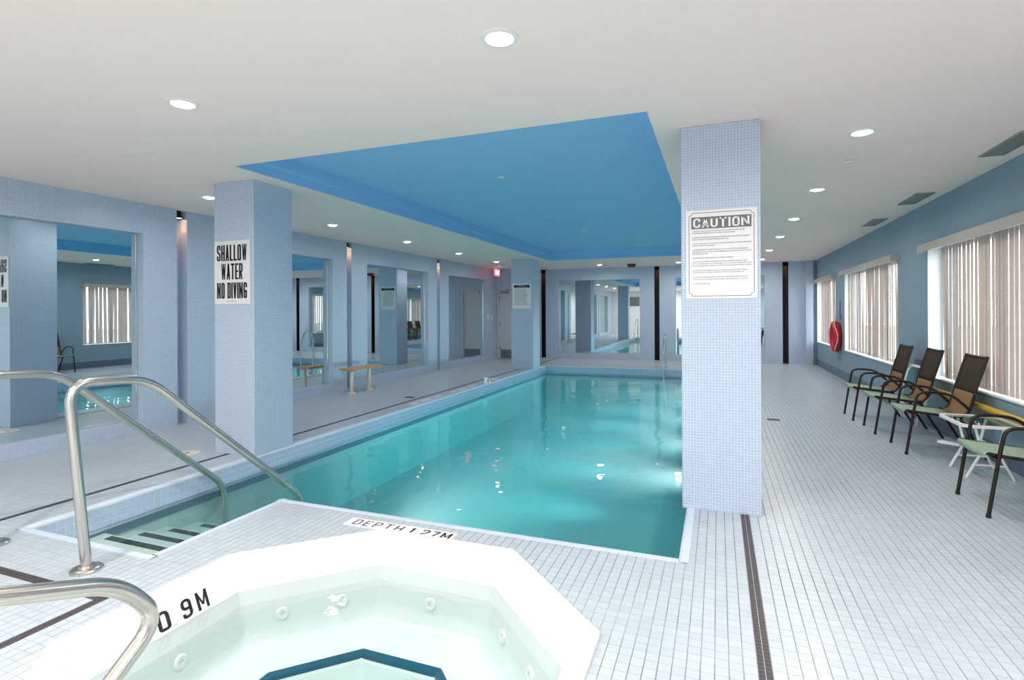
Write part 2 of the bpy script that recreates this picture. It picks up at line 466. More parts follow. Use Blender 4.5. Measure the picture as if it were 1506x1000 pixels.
# block letters: d = straight stroke, h = level bar, c = rounded ribbon, o = closed ribbon
GLYPH = {
 'S': [('c', [(1,.70),(1,1),(0,1),(0,.54),(1,.46),(1,0),(0,0),(0,.30)])], 'H': [('d',0,0,0,1),('d',1,0,1,1),('h',0,1,.5)],
 'A': [('d',0,0,.5,1),('d',1,0,.5,1),('h',.28,.72,.24)], 'L': [('d',0,0,0,1),('h',0,1,0)], 'O': [('o', [(0,0),(1,0),(1,1),(0,1)])],
 'W': [('d',0,1,.25,0),('d',.5,1,.25,0),('d',.5,1,.75,0),('d',1,1,.75,0)], 'T': [('h',0,1,1),('d',.5,0,.5,1)],
 'E': [('d',0,0,0,1),('h',0,1,0),('h',0,.85,.5),('h',0,1,1)], 'R': [('d',0,0,0,1),('c',[(0,1),(1,1),(1,.47),(0,.47)]),('d',.45,.47,1,0)],
 'N': [('d',0,0,0,1),('d',1,0,1,1),('d',0,1,1,0)], 'D': [('d',0,0,0,1),('c',[(0,1),(1,1),(1,0),(0,0)])], 'I': [('d',.5,0,.5,1)],
 'V': [('d',0,1,.5,0),('d',1,1,.5,0)], 'G': [('c',[(1,.70),(1,1),(0,1),(0,0),(1,0),(1,.44)]),('h',.5,1,.44)],
 'C': [('c',[(1,.66),(1,1),(0,1),(0,0),(1,0),(1,.34)])], 'U': [('c',[(0,1),(0,0),(1,0),(1,1)])],
 'M': [('d',0,0,0,1),('d',1,0,1,1),('d',0,1,.5,.2),('d',1,1,.5,.2)], 'P': [('d',0,0,0,1),('c',[(0,1),(1,1),(1,.45),(0,.45)])],
 '9': [('c',[(1,.48),(0,.48),(0,1),(1,1),(1,0),(0,0),(0,.22)])], '0': [('o', [(0,0),(1,0),(1,1),(0,1)])], '1': [('d',.6,0,.6,1),('d',.1,.74,.6,1)],
 '2': [('c',[(0,.74),(0,1),(1,1),(1,.56),(0,.16),(0,0)]),('h',0,1,0)], '7': [('h',0,1,1),('d',.3,0,1,1)], '.': [('h',.2,.8,0)], ' ': []}
WIDE = {'W': 1.35, 'M': 1.25, 'I': 0.32, '.': 0.3, ' ': 0.42, 'N': 1.08, '1': 0.6, 'L': 0.86, 'E': 0.86}
def block_text(body, ux, uy, center, width, height, mat, parent, weight=0.30, gap=0.30, lift=0.0006, name='lettering'):
    """condensed heavy capitals; weight and gap are shares of one letter's width"""
    tot = sum(WIDE.get(ch, 1.0) for ch in body) + gap*(len(body)-1)
    cw = width/tot; t = cw*weight; x = -width/2
    ux = Vector(ux).normalized(); uy = Vector(uy).normalized(); nn = ux.cross(uy); B = MB(); base = Vector(center) + nn*lift
    def put(poly):
        n = len(B.v); B.v += [tuple(base + ux*a + uy*b) for a, b in poly]; B.f.append(tuple(range(n, n+len(poly))))
    th = min(t*0.85, height*0.15)
    for ch in body:
        w_ = cw*WIDE.get(ch, 1.0); ix0, ix1 = x+t/2, x+w_-t/2; iy0, iy1 = -height/2+th/2, height/2-th/2
        if ix1 < ix0: ix0 = ix1 = x+w_/2
        def mp(p): return (ix0+(ix1-ix0)*p[0], iy0+(iy1-iy0)*p[1])
        for st in GLYPH[ch]:
            if st[0] == 'd':
                (xa, ya), (xb, yb) = mp(st[1:3]), mp(st[3:5])
                if ya > yb: xa, ya, xb, yb = xb, yb, xa, ya
                if st[2] in (0, 1): pass
                ya2 = ya-th/2 if min(st[2], st[4]) in (0,) else ya; yb2 = yb+th/2
                t2 = t*0.5*(1.0 if abs(xa-xb) < 1e-6 else {'W': 0.66, 'N': 0.66, 'M': 0.7}.get(ch, 0.92))
                put([(xa-t2, ya2), (xa+t2, ya2), (xb+t2, yb2), (xb-t2, yb2)])
            elif st[0] == 'h':
                (xa, ya), (xb, _) = mp((st[1], st[3])), mp((st[2], st[3]))
                put([(xa-t/2, ya-th/2), (xb+t/2, ya-th/2), (xb+t/2, ya+th/2), (xa-t/2, ya+th/2)])
            else:
                P = [Vector((*mp(p), 0)) for p in st[1]]; rad = min((ix1-ix0)*0.5, (iy1-iy0)*0.3)
                closed = st[0] == 'o'
                if closed:
                    mid = (P[0]+P[1])/2; P = [mid] + P[1:] + [P[0], mid]
                pts = smooth_path(P, rad, 5); L = []
                for i, p in enumerate(pts):
                    a = pts[i-1] if i else (pts[-2] if closed else pts[0]); b = pts[i+1] if i < len(pts)-1 else (pts[1] if closed else pts[-1])
                    d_ = (b-a).normalized(); L.append((Vector((-d_.y*t/2, d_.x*th/2, 0)), p))
                for (n1, p1), (n2, p2) in zip(L, L[1:]):
                    if (p2-p1).length < 1e-7: continue
                    put([((p1-n1).x, (p1-n1).y), ((p2-n2).x, (p2-n2).y), ((p2+n2).x, (p2+n2).y), ((p1+n1).x, (p1+n1).y)])
        x += w_ + cw*gap
    return B.build(name, mat, parent)

# ------------------------------------------------------------------ layout
WLX, WRX, WBY, WFY = -6.34, 2.383, 15.95, -2.8
PX0, PX1, PY0, PY1 = -4.22, -0.21, 3.19, 13.55        # pool
AX1, AY0 = -3.07, 2.19                               # stair alcove
WZ = -0.165                                          # pool water level
TC, TA = (-1.545, 1.86), 1.065                       # hot tub centre and apothem
def octagon(a, c=TC):
    k = a*math.tan(PI/8)
    return [(c[0]+x, c[1]+y) for x, y in ((a,-k),(a,k),(k,a),(-k,a),(-a,k),(-a,-k),(-k,-a),(k,-a))]
PILLARS = [(-0.243, 0.273, 4.034, 4.55), (-4.737, -4.221, 4.034, 4.55), (-4.79, -4.221, 12.55, 13.08), (-0.243, 0.273, 12.55, 13.08)]

# ------------------------------------------------------------------ floor
S = MB()
tx0, tx1, ty0, ty1 = TC[0]-TA, TC[0]+TA, TC[1]-TA, TC[1]+TA
for r in [(-6.7, 2.7, -3.0, ty0), (-6.7, tx0, ty0, AY0), (tx1, 2.7, ty0, ty1), (-6.7, PX0, AY0, ty1), (AX1, tx0, AY0, ty1),
          (-6.7, PX0, ty1, PY0), (AX1, 2.7, ty1, PY0), (-6.7, PX0, PY0, PY1), (PX1, 2.7, PY0, PY1), (-6.7, 2.7, PY1, 16.3)]:
    S.box(*r, -0.12, -0.003)
k = TA*math.tan(PI/8)
for sx in (-1, 1):
    for sy in (-1, 1):
        tri = [(TC[0]+sx*TA, TC[1]+sy*TA), (TC[0]+sx*k, TC[1]+sy*TA), (TC[0]+sx*TA, TC[1]+sy*k)]
        if sx*sy < 0: tri.reverse()
        S.prism(tri, -0.12, -0.003)
floor = S.build('floor', M['grout'])
tag(floor, 'pale blue grey tiled pool deck with charcoal tile stripes', 'floor', kind='structure')

def tile_mesh(name, sx, sy, mat, z1=0.0, z0=-0.004):
    c = 0.0006
    v = [(-sx,-sy,z0),(sx,-sy,z0),(sx,sy,z0),(-sx,sy,z0),(-sx+c,-sy+c,z1),(sx-c,-sy+c,z1),(sx-c,sy-c,z1),(-sx+c,sy-c,z1)]
    f = [(4,5,6,7),(0,1,5,4),(1,2,6,5),(2,3,7,6),(3,0,4,7)]
    me = bpy.data.meshes.new(name); me.from_pydata(v, [], f); me.materials.append(mat); return me, np.array(v), np.array(f)

def project(p):
    X, Y, Z = p; c, s = math.cos(YAW), math.sin(YAW)
    d = -X*s + Y*c
    if d < 0.3: return None
    u = (X*c + Y*s)/d*FPX; v = (CAM_H-Z)/d*FPX
    return 753+u+ROLL*v, 459.4+v-ROLL*u, d

def mass_mesh(name, centers, v, f, mat, parent, jitter=0.0):
    C = np.array(centers, dtype=np.float64); n = len(C)
    V = (C[:, None, :] + v[None, :, :]).reshape(-1, 3)
    if jitter:
        V[:, 2] += np.repeat(np.random.RandomState(3).uniform(-jitter, 0, n), len(v))
    F = (f[None, :, :] + (np.arange(n)*len(v))[:, None, None]).reshape(-1, 4)
    me = bpy.data.meshes.new(name)
    me.vertices.add(len(V)); me.vertices.foreach_set('co', V.ravel())
    me.loops.add(F.size); me.loops.foreach_set('vertex_index', F.ravel().astype(np.int32))
    me.polygons.add(len(F)); me.polygons.foreach_set('loop_start', (np.arange(len(F))*4).astype(np.int32))
    me.update(calc_edges=True); me.validate(); me.shade_flat(); me.materials.append(mat)
    o = bpy.data.objects.new(name, me); COL.objects.link(o); o.parent = parent; o['kind'] = 'stuff'; ORIGIN[o.name] = Vector((0,0,0))
    return o

def row(v, g): return round((v-g)/TP)
SX_R = row(0.166, GX); SX_L = row(-4.573, GX); SX_S = row(-2.85, GX); SY_C = row(1.77, GY)
def is_stripe(i, j):
    y = GY + j*TP; x = GX + i*TP
    if i == SX_R and y < 14.6: return True
    if i == SX_L and j > SY_C: return True
    if i == SX_S and j <= SY_C: return True
    if j == SY_C and i < SX_S: return True
    return False
cop = 0.052
tiles, darks = [], []
i0, i1 = row(WLX, GX), row(WRX, GX); j0, j1 = row(-0.6, GY), row(WBY, GY)
for i in range(i0, i1+1):
    x = GX + i*TP
    for j in range(j0, j1+1):
        y = GY + j*TP
        if PX0-cop < x < PX1+cop and PY0-cop < y < PY1+cop: continue
        if PX0-cop < x < AX1+cop and AY0-cop < y < PY0: continue
        dx, dy = abs(x-TC[0]), abs(y-TC[1])
        if max(dx, dy, (dx+dy)/math.sqrt(2)) < TA-0.012: continue
        if any(a < x < b and c < y < d for a, b, c, d in PILLARS): continue
        if is_stripe(i, j):
            along_x = (j == SY_C and i <= SX_S and i != SX_R)
            for q in (-1, 1):
                for w in (-1, 1):
                    darks.append((x+q*TP/4, y+w*TP/4, 0.0))
        else:
            tiles.append((x, y, 0.0))
tm, tv, tf = tile_mesh('tile', TP/2-0.0015, TP/2-0.0006, M['tile'])
dm, dv, df = tile_mesh('dark_tile', TP/4-0.0012, TP/4-0.0012, M['dark_tile'])
def split_near(cs, n):
    sc = []
    for q, c in enumerate(cs):
        p = project(c)
        if p and -5 < p[0] < 1511 and p[1] < 1005: sc.append((p[2], q))
    sc.sort(); near = {q for _, q in sc[:n]}
    return [c for q, c in enumerate(cs) if q in near], [c for q, c in enumerate(cs) if q not in near]
near, rest = split_near(tiles, 300)
for c in near:
    o = bpy.data.objects.new('tile', tm); COL.objects.link(o); o.parent = floor; o.location = (c[0], c[1], random.uniform(-0.0005, 0))
mass_mesh('tile_field', rest, tv, tf, M['tile'], floor, 0.0006)
near, rest = split_near(darks, 200)
for c in near:
    o = bpy.data.objects.new('dark_tile', dm); COL.objects.link(o); o.parent = floor; o.location = c
mass_mesh('dark_tile_stripes', rest, dv, df, M['dark_tile'], floor)

# ------------------------------------------------------------------ ceiling with stepped blue recess
RX0, RX1, RY0, RY1 = -4.006, -0.428, 3.62, 13.2
RZ1, RD, RZ2 = 2.79, 0.085, 2.905
S = MB()
for r in [(-6.7, 2.7, -3.0, RY0), (-6.7, RX0, RY0, RY1), (RX1, 2.7, RY0, RY1), (-6.7, 2.7, RY1, 16.3)]:
    S.box(*r, H, H+0.4)
ceiling = S.build('ceiling', M['ceiling'])
tag(ceiling, 'flat off white ceiling with a long stepped blue recess over the pool', 'ceiling', kind='structure')
S = MB()
e = 0.004
for r in [(RX0-e, RX0+RD, RY0-e, RY1+e), (RX1-RD, RX1+e, RY0-e, RY1+e), (RX0+RD, RX1-RD, RY0-e, RY0+RD), (RX0+RD, RX1-RD, RY1-RD, RY1+e)]:
    S.box(*r, RZ1, RZ2+0.05)
S.box(RX0-e, RX1+e, RY0-e, RY1+e, RZ2, RZ2+0.06)
for r in [(RX0-e, RX0+e, RY0, RY1), (RX1-e, RX1+e, RY0, RY1), (RX0, RX1, RY0-e, RY0+e), (RX0, RX1, RY1-e, RY1+e)]:
    S.box(*r, H+0.001, RZ1)
rc = S.build('recess', M['recess'], ceiling); rc['label'] = 'blue stepped ceiling recess'

# ------------------------------------------------------------------ walls
MX = -6.44       # left mirror plane
HZ = 2.345       # niche head
SZ = 0.15        # niche sill
L_NICHE = [(-1.25, 1.07), (2.06, 4.43), (5.44, 7.79), (8.80, 11.17), (12.20, 14.55)]
L_GROOVE = [1.56, 4.93, 8.26, 11.665]
GW = 0.07
DOORY = 15.35
S = MB()
cuts = sorted([(a, b, 'n') for a, b in L_NICHE] + [(g-GW, g+GW, 'g') for g in L_GROOVE])
y = WFY - 0.2
for a, b, t in cuts:
    S.box(-6.75, WLX, y, a, 0, H)
    if t == 'n':
        S.box(-6.75, WLX, a, b, HZ, H); S.box(-6.75, WLX, a, b, 0, SZ); S.box(-6.75, MX-0.013, a, b, SZ, HZ)
    else:
        S.box(-6.75, WLX-0.16, a, b, 0, H)
    y = b
S.box(-6.75, WLX, y, 16.2, 0, H)
wall_left = S.build('wall_left', M['mosaic'])
tag(wall_left, 'blue mosaic tiled wall with mirrored niches and lit slots', 'wall', kind='structure')

B_NICHE = [(-4.53, -2.11), (-1.12, 1.17)]
B_GROOVE = [-5.02, -1.63, 1.67]
MYB = WBY + 0.10
S = MB()
cuts = sorted([(a, b, 'n') for a, b in B_NICHE] + [(g-GW, g+GW, 'g') for g in B_GROOVE])
x = -5.3
D = MB()
for a, b, t in cuts:
    S.box(x, a, WBY, WBY+0.3, 0, H)
    if t == 'n':
        S.box(a, b, WBY, WBY+0.3, HZ, H); S.box(a, b, WBY, WBY+0.3, 0, SZ); S.box(a, b, MYB+0.02, WBY+0.3, SZ, HZ)
    else:
        D.box(a, b, WBY+0.16, WBY+0.3, 0, H); D.box(a-0.004, a+0.003, WBY+0.004, WBY+0.2, 0, H); D.box(b-0.003, b+0.004, WBY+0.004, WBY+0.2, 0, H)
    x = b
S.box(x, 2.7, WBY, WBY+0.3, 0, H)
S.box(2.13, 2.30, WBY-0.12, WBY, 0, H)
S.box(-5.3, -5.1, DOORY, WBY+0.3, 0, H)
# door wall
S.box(-6.5, -6.30, DOORY, DOORY+0.3, 0, H); S.box(-5.36, -5.3, DOORY, DOORY+0.3, 0, H); S.box(-6.30, -5.36, DOORY, DOORY+0.3, 2.12, H)
S.box(-6.30, -5.36, DOORY+0.2, DOORY+0.3, 0, 2.12)
wall_back = S.build('wall_back', M['mosaic'])
tag(wall_back, 'blue mosaic end wall beyond the pool with two mirrors and dark slots', 'wall', kind='structure')
dk = D.build('slot_lining', M['groove_dark'], wall_back)

WIN = [(13.45, 15.80), (9.10, 12.57), (4.55, 7.95), (0.0, 3.45)]
WZ0, WZ1 = 0.60, 2.16
S = MB()
y = WBY + 0.3
for a, b in WIN:
    S.box(WRX, WRX+0.28, b, y, 0, H); S.box(WRX, WRX+0.28, a, b, WZ1, H); S.box(WRX, WRX+0.28, a, b, 0, WZ0); y = a
S.box(WRX, WRX+0.28, WFY-0.2, y, 0, H)
wall_right = S.build('wall_right', M['wall_paint'])
tag(wall_right, 'blue painted window wall behind the patio chairs', 'wall', kind='structure')
S = MB(); S.box(-6.7, 2.7, WFY-0.25, WFY, 0, H)
wall_rear = S.build('wall_rear', M['white_paint'])
tag(wall_rear, 'white painted wall at the near end, seen in the mirrors', 'wall', kind='structure')
S = MB(); S.box(WRX-0.012, WRX, WFY, WBY-0.01, 0.002, 0.17)
tag(S.build('baseboard_right', M['base_tile'], bevel=0.003), 'dark grey blue baseboard along the window wall', 'baseboard', kind='structure')
S = MB(); S.box(2.9, 60, -60, 80, -0.6, -0.5)
tag(S.build('ground_outside', M['ground']), 'grey paving outside the windows', 'ground', kind='structure')

# pillars
P_LAB = ['blue mosaic pillar carrying the caution notice', 'blue mosaic pillar carrying the no diving sign',
         'far blue mosaic pillar with the notice sheet, near the exit door', 'blue mosaic pillar at the far right pool corner, behind the caution pillar']
for q, (a, b, c, d) in enumerate(PILLARS):
    S = MB(); S.box(a, b, c, d, -0.003, H)
    tag(S.build('pillar', M['mosaic'], bevel=0.006), P_LAB[q], 'pillar', kind='structure')

# mirrors
def mirror(axis, a, b, label):
    if axis == 'L':
        t = thing('wall_mirror', (MX, (a+b)/2, SZ), label, 'mirror', 'niche mirrors')
        MB().box(MX-0.012, MX, a+0.004, b-0.004, SZ+0.003, HZ-0.003).build('mirror_pane', M['mirror'], t)
        for yy in (a+0.002, b-0.016): MB().box(MX, MX+0.006, yy, yy+0.014, SZ+0.002, HZ-0.002).build('edge_trim', M['chrome'], t)
        MB().box(MX, MX+0.006, a+0.016, b-0.016, SZ+0.002, SZ+0.014).build('edge_trim', M['chrome'], t)
    else:
        t = thing('wall_mirror', ((a+b)/2, MYB, SZ), label, 'mirror', 'niche mirrors')
        MB().box(a+0.004, b-0.004, MYB, MYB+0.012, SZ+0.003, HZ-0.003).build('mirror_pane', M['mirror'], t)
        for xx in (a+0.002, b-0.022): MB().box(xx, xx+0.02, MYB-0.006, MYB, SZ+0.002, HZ-0.002).build('edge_trim', M['chrome'], t)
        MB().box(a+0.02, b-0.02, MYB-0.006, MYB, SZ+0.002, SZ+0.014).build('edge_trim', M['chrome'], t)
mirror('L', *L_NICHE[1], 'tall mirror in the near side wall niche, beyond the stair handrails')
mirror('L', *L_NICHE[2], 'side wall niche mirror just past the no diving pillar')
mirror('L', *L_NICHE[3], 'side wall niche mirror behind the wooden bench')
mirror('L', *L_NICHE[4], 'farthest side wall niche mirror, beside the light switches')
mirror('L', *L_NICHE[0], 'side wall niche mirror at the near end of the room')
mirror('B', *B_NICHE[0], 'wide mirror in the end wall beyond the pool, between two dark slots')
mirror('B', *B_NICHE[1], 'end wall mirror partly hidden by the caution pillar')

# ------------------------------------------------------------------ pool
pool = thing('pool_basin', (PX0, PY0, 0), 'sunken swimming pool with tiled rim, mint plaster and stair alcove', 'pool', kind='structure')
S = MB(); PB = -0.9; w = 0.25
S.box(PX0-w, PX0, AY0-w, PY1+w, PB-0.2, -0.004)
S.box(PX1, PX1+w, PY0-w, PY1+w, PB-0.2, -0.004)
S.box(PX0, PX1, PY1, PY1+w, PB-0.2, -0.004)
S.box(AX1, PX1, PY0-0.1, PY0, PB-0.2, -0.004)
S.box(AX1, AX1+0.1, AY0, PY0, PB-0.2, -0.004)
S.box(PX0, AX1+0.1, AY0-w, AY0, PB-0.2, -0.004)
S.box(PX0-w, PX1+w, AY0-w, PY1+w, PB-0.2, PB)
shell = S.build('shell', M['plaster'], pool)
# grout backing above the water and the tile rows on it
S = MB()
e = 0.003
def band(z0, z1, t):
    B = MB()
    B.box(PX0, PX0+t, AY0, PY1, z0, z1); B.box(PX1-t, PX1, PY0, PY1, z0, z1)
    B.box(PX0, PX1, PY1-t, PY1, z0, z1); B.box(AX1, PX1, PY0, PY0+t, z0, z1)
    B.box(AX1-t, AX1, AY0, PY0, z0, z1); B.box(PX0, AX1, AY0, AY0+t, z0, z1)
    return B
band(-0.195, -0.004, 0.002).build('grout_band', M['pool_grout'], pool)
band(-0.257, -0.195, 0.005).build('trim_band', M['pool_trim'], pool)
PTP = 0.0525
pm = {}
for ax in 'xy':
    h_ = PTP/2-0.0018
    if ax == 'x': bx = MB().box(-0.0025, 0.0025, -h_, h_, -h_, h_)
    else: bx = MB().box(-h_, h_, -0.0025, 0.0025, -h_, h_)
    me = bpy.data.meshes.new('pool_tile'); me.from_pydata(bx.v, [], bx.f); me.materials.append(M['pool_tile']); pm[ax] = (me, np.array(bx.v), np.array(bx.f))
rows = [-0.0195 - PTP/2 - q*PTP for q in range(3)]
cent = {'x': [], 'y': []}
for z in rows:
    y = AY0 + PTP/2
    while y < PY1: cent['x'].append((PX0+0.0015, y, z)); y += PTP
    y = PY0 + PTP/2
    while y < PY1: cent['x'].append((PX1-0.0015, y, z)); y += PTP
    y = AY0 + PTP/2
    while y < PY0: cent['x'].append((AX1-0.004, y, z)); y += PTP
    x = PX0 + PTP/2
    while x < PX1: cent['y'].append((x, PY1-0.0015, z)); x += PTP
    x = AX1 + PTP/2
    while x < PX1: cent['y'].append((x, PY0+0.004, z)); x += PTP
    x = PX0 + PTP/2
    while x < AX1: cent['y'].append((x, AY0+0.004, z)); x += PTP
vis = [c for c in cent['x'] if c[0] < PX0+0.01]
vis.sort(key=lambda c: (project(c) or (0,0,99))[2] if project(c) and project(c)[0] > -10 else 99)
near = set(vis[:300])
for c in vis[:300]:
    o = bpy.data.objects.new('pool_tile', pm['x'][0]); COL.objects.link(o); o.parent = pool; o.location = Vector(c) - ORIGIN[pool.name]
o = mass_mesh('pool_tile_rows', [c for c in cent['x'] if c not in near], pm['x'][1], pm['x'][2], M['pool_tile'], pool); o.location = -ORIGIN[pool.name]
o = mass_mesh('pool_tile_rows', cent['y'], pm['y'][1], pm['y'][2], M['pool_tile'], pool); o.location = -ORIGIN[pool.name]
# coping: rounded edge strips
def coping(p, q, inward, name='coping'):
    """strip along p->q; inward = unit vector towards the water"""
    prof = [(-0.052, -0.003), (-0.052, 0.003), (-0.016, 0.004), (-0.004, 0.001), (0.003, -0.007), (0.004, -0.019), (0.0, -0.019)]
    p, q, iv = Vector(p), Vector(q), Vector(inward)
    B = MB(); B.sheet([[p + iv*a + Vector((0,0,b)) for a, b in prof], [q + iv*a + Vector((0,0,b)) for a, b in prof]])
    o = B.build(name, M['coping'], pool, smooth=True); return o
coping((PX0, AY0-0.05, 0), (PX0, PY1+0.05, 0), (1,0,0)); coping((PX1, PY0-0.05, 0), (PX1, PY1+0.05, 0), (-1,0,0))
coping((PX0, PY1, 0), (PX1, PY1, 0), (0,-1,0)); coping((AX1, PY0, 0), (PX1, PY0, 0), (0,1,0))
coping((AX1, AY0, 0), (AX1, PY0, 0), (-1,0,0)); coping((PX0, AY0, 0), (AX1+0.052, AY0, 0), (0,1,0))
# steps with dark strips
steps = [(2.32, 2.66, -0.212), (2.66, 2.90, -0.275), (2.90, 3.14, -0.335), (3.14, 3.42, -0.40), (3.42, 3.70, -0.55), (3.70, 3.98, -0.72)]
MB().box(PX0, AX1, AY0, 2.34, PB, -0.205).build('step', M['plaster'], pool, bevel=0.01)
for q, (a, b, z) in enumerate(steps):
    o = MB().box(PX0, AX1, a-0.02, b, PB, z).build('step', M['plaster'], pool, bevel=0.012)
    MB().box(PX0+0.12, AX1-0.08, b-0.085, b-0.03, z, z+0.003).build('nosing_strip', M['strip'], o)
# water body of the pool
S = MB(); S.box(PX0-0.05, PX1+0.05, PY0-0.05, PY1+0.05, PB-0.05, WZ); 
water = MB()
pts = [(PX0-0.03, AY0-0.03), (AX1+0.03, AY0-0.03), (AX1+0.03, PY0-0.03), (PX1+0.03, PY0-0.03), (PX1+0.03, PY1+0.03), (PX0-0.03, PY1+0.03)]
pw = water.prism(pts, PB-0.03, WZ).build('pool_water', M['pool_water'])
tag(pw, 'calm turquoise pool water reflecting ceiling lights', 'water', kind='structure')

# unseen lamps added to brighten the water, in near and window side walls
PL = [((-2.3, PY0), 'y', 'in the near pool wall by the stairs', 7)]
PL += [((PX1, 6.1 + 1.6*q), 'x', 'in the window side pool wall, %s from the near end' % n_, 7.5) for q, n_ in enumerate(('first', 'second', 'third', 'fourth', 'fifth'))]
for (lx, ly), ax, lab, pw_ in PL:
    c = Vector((lx, ly, -0.42))
    t = thing('pool_fill_lamp', tuple(c), 'unseen fill light added ' + lab, 'pool lamp', 'added underwater fill lights')
    R90 = Matrix.Rotation(math.radians(-90), 3, 'X') if ax == 'y' else Matrix.Rotation(math.radians(-90), 3, 'Y')
    MB().lathe([(0.10, 0.0), (0.12, 0.004), (0.135, 0.012), (0.14, 0.0)], 0, 0, 24, False).map(lambda p: c + R90 @ p).build('bezel', M['steel'], t, smooth=True)
    MB().lathe([(0.001, 0.014), (0.06, 0.012), (0.105, 0.003)], 0, 0, 20).map(lambda p: c + R90 @ p).build('lens', M['white_plastic'], t, smooth=True)
    ld = bpy.data.lights.new('pool_fill_beam', 'AREA'); ld.shape = 'DISK'; ld.size = 0.2; ld.energy = POOL_FILL_W*pw_; ld.color = (0.97, 1.0, 0.99); ld.spread = math.radians(52)
    lo = bpy.data.objects.new('pool_fill_beam', ld); COL.objects.link(lo); lo.parent = t
    lo.location = (0, 0.03, 0) if ax == 'y' else (-0.03, 0, 0)
    lo.rotation_euler = (math.radians(90), 0, 0) if ax == 'y' else (0, math.radians(90), 0)

# ------------------------------------------------------------------ hot tub
tub = thing('hot_tub', (TC[0], TC[1], 0), 'white octagonal hot tub sunk in the deck beside the pool', 'hot tub')
def ring_sheet(levels):
    B = MB(); n = 8
    for a, z in levels:
        for p in octagon(a): B.v.append((p[0], p[1], z))
    for i in range(len(levels)-1):
        for s in range(n):
            s2 = (s+1) % n; B.f.append((i*n+s, i*n+s2, (i+1)*n+s2, (i+1)*n+s))
    return B
rim = ring_sheet([(TA+0.004, -0.002), (TA+0.004, 0.022), (TA-0.006, 0.03), (TA-0.075, 0.03), (TA-0.085, 0.025), (TA-0.10, -0.01), (TA-0.165, -0.165), (TA-0.18, -0.2)])
rim.build('rim', M['acrylic'], tub, bevel=0.012)
sh = ring_sheet([(TA-0.179, -0.198), (TA-0.20, -0.33), (TA-0.24, -0.40), (TA-0.30, -0.41), (0.56, -0.405), (0.52, -0.42), (0.46, -0.75), (0.42, -0.8)])
sh.f.append(tuple(7*8+s for s in reversed(range(8))))
so = sh.build('shell', M['acrylic'], tub, smooth=True, bevel=0.05); so.modifiers['bevel'].segments = 4; so.modifiers['bevel'].angle_limit = math.radians(15)
ring_sheet([(0.522, -0.424), (0.526, -0.404), (0.562, -0.399), (0.568, -0.408)]).build('bench_edge_trim', M['blue_trim'], tub)['label'] = 'dark blue tile line on the bench edge'
for q in range(8):
    a = PI/8 + q*PI/4 + PI/8
    for off in ((-0.16, 0.16) if q % 2 == 0 else (0.0,)):
        rad = TA-0.197
        c = Vector((TC[0]+math.cos(a)*rad - math.sin(a)*off, TC[1]+math.sin(a)*rad + math.cos(a)*off, -0.275))
        nrm = Vector((-math.cos(a), -math.sin(a), 0.1)).normalized()
        rot = Vector((0,0,1)).rotation_difference(nrm).to_matrix()
        J = MB().lathe([(0.012, -0.002), (0.012, 0.006), (0.028, 0.008), (0.034, 0.004), (0.036, -0.006)], 0, 0, 16)
        J.map(lambda p: rot @ p + c); J.build('jet', M['white_plastic'], tub, smooth=True)
sw = MB().prism(octagon(TA-0.13), -0.83, -0.13).build('hot_tub_water', M['spa_water'])
tag(sw, 'pale mint water filling the octagonal hot tub', 'water', kind='structure')

# ------------------------------------------------------------------ depth markers
mk = thing('depth_marker', (-1.93, 2.99, 0.0), 'white DEPTH 1.27M tile strip set in the deck behind the hot tub', 'depth marker')
n = 11; x0, x1 = -2.325, -1.535
for q in range(n):
    a = x0 + (x1-x0)*q/n; b = x0 + (x1-x0)*(q+1)/n
    MB().box(a+0.0006, b-0.0006, 2.945, 3.065, -0.002, 0.0022).build('tile', M['sign_white'], mk)
block_text('DEPTH', (1,0,0), (0,1,0), (-2.085, 3.005, 0.0022), 0.37, 0.082, M['ink'], mk, weight=0.20, gap=0.5)
block_text('1.27M', (1,0,0), (0,1,0), (-1.70, 3.005, 0.0022), 0.29, 0.082, M['ink'], mk, weight=0.28, gap=0.35)
s0 = Vector((TC[0]-(TA-0.10), 0, -0.01)); s1 = Vector((TC[0]-(TA-0.165), 0, -0.165)); up = (s0-s1).normalized()
cm = s0*0.58 + s1*0.42; cm.y = 1.92
mk2 = thing('depth_marker', tuple(cm), 'white 0.9M tile plate on the inner wall of the hot tub', 'depth marker')
nrm = Vector((0,1,0)).cross(up)
for q in range(3):
    B = MB(); ya = -0.18 + q*0.12
    B.box(ya+0.001, ya+0.119, -0.056, 0.056, -0.001, 0.003).map(lambda p: cm + Vector((0,1,0))*p.x + up*p.y + nrm*p.z)
    B.build('tile', M['sign_white'], mk2)
for ch, yy, wd in (('0', -0.095, 0.062), ('.', -0.045, 0.016), ('9', 0.025, 0.055), ('M', 0.112, 0.064)):
    block_text(ch, (0,1,0), up, cm + Vector((0, yy, 0)) + nrm*0.003 + (up*-0.036 if ch == '.' else up*0), wd, 0.016 if ch == '.' else 0.09, M['ink'], mk2, weight=0.3)
for (ya, yb, lab) in ((7.15, 8.15, 'worn white marker tiles in the far deck edge, nearer the wooden bench'), (8.45, 9.5, 'worn white marker tiles in the far deck edge, farther along the pool')):
    t = thing('deck_marker', (-4.36, (ya+yb)/2, 0), lab, 'deck marker', 'worn deck markers')
    n = int((yb-ya)/0.105)
    for q in range(n):
        if q in (2, 6): continue
        a = ya + q*0.105
        MB().box(-4.42+random.uniform(0,0.01), -4.32, a+0.002, a+0.098, -0.002, 0.0018).build('tile', M['sign_white'], t)

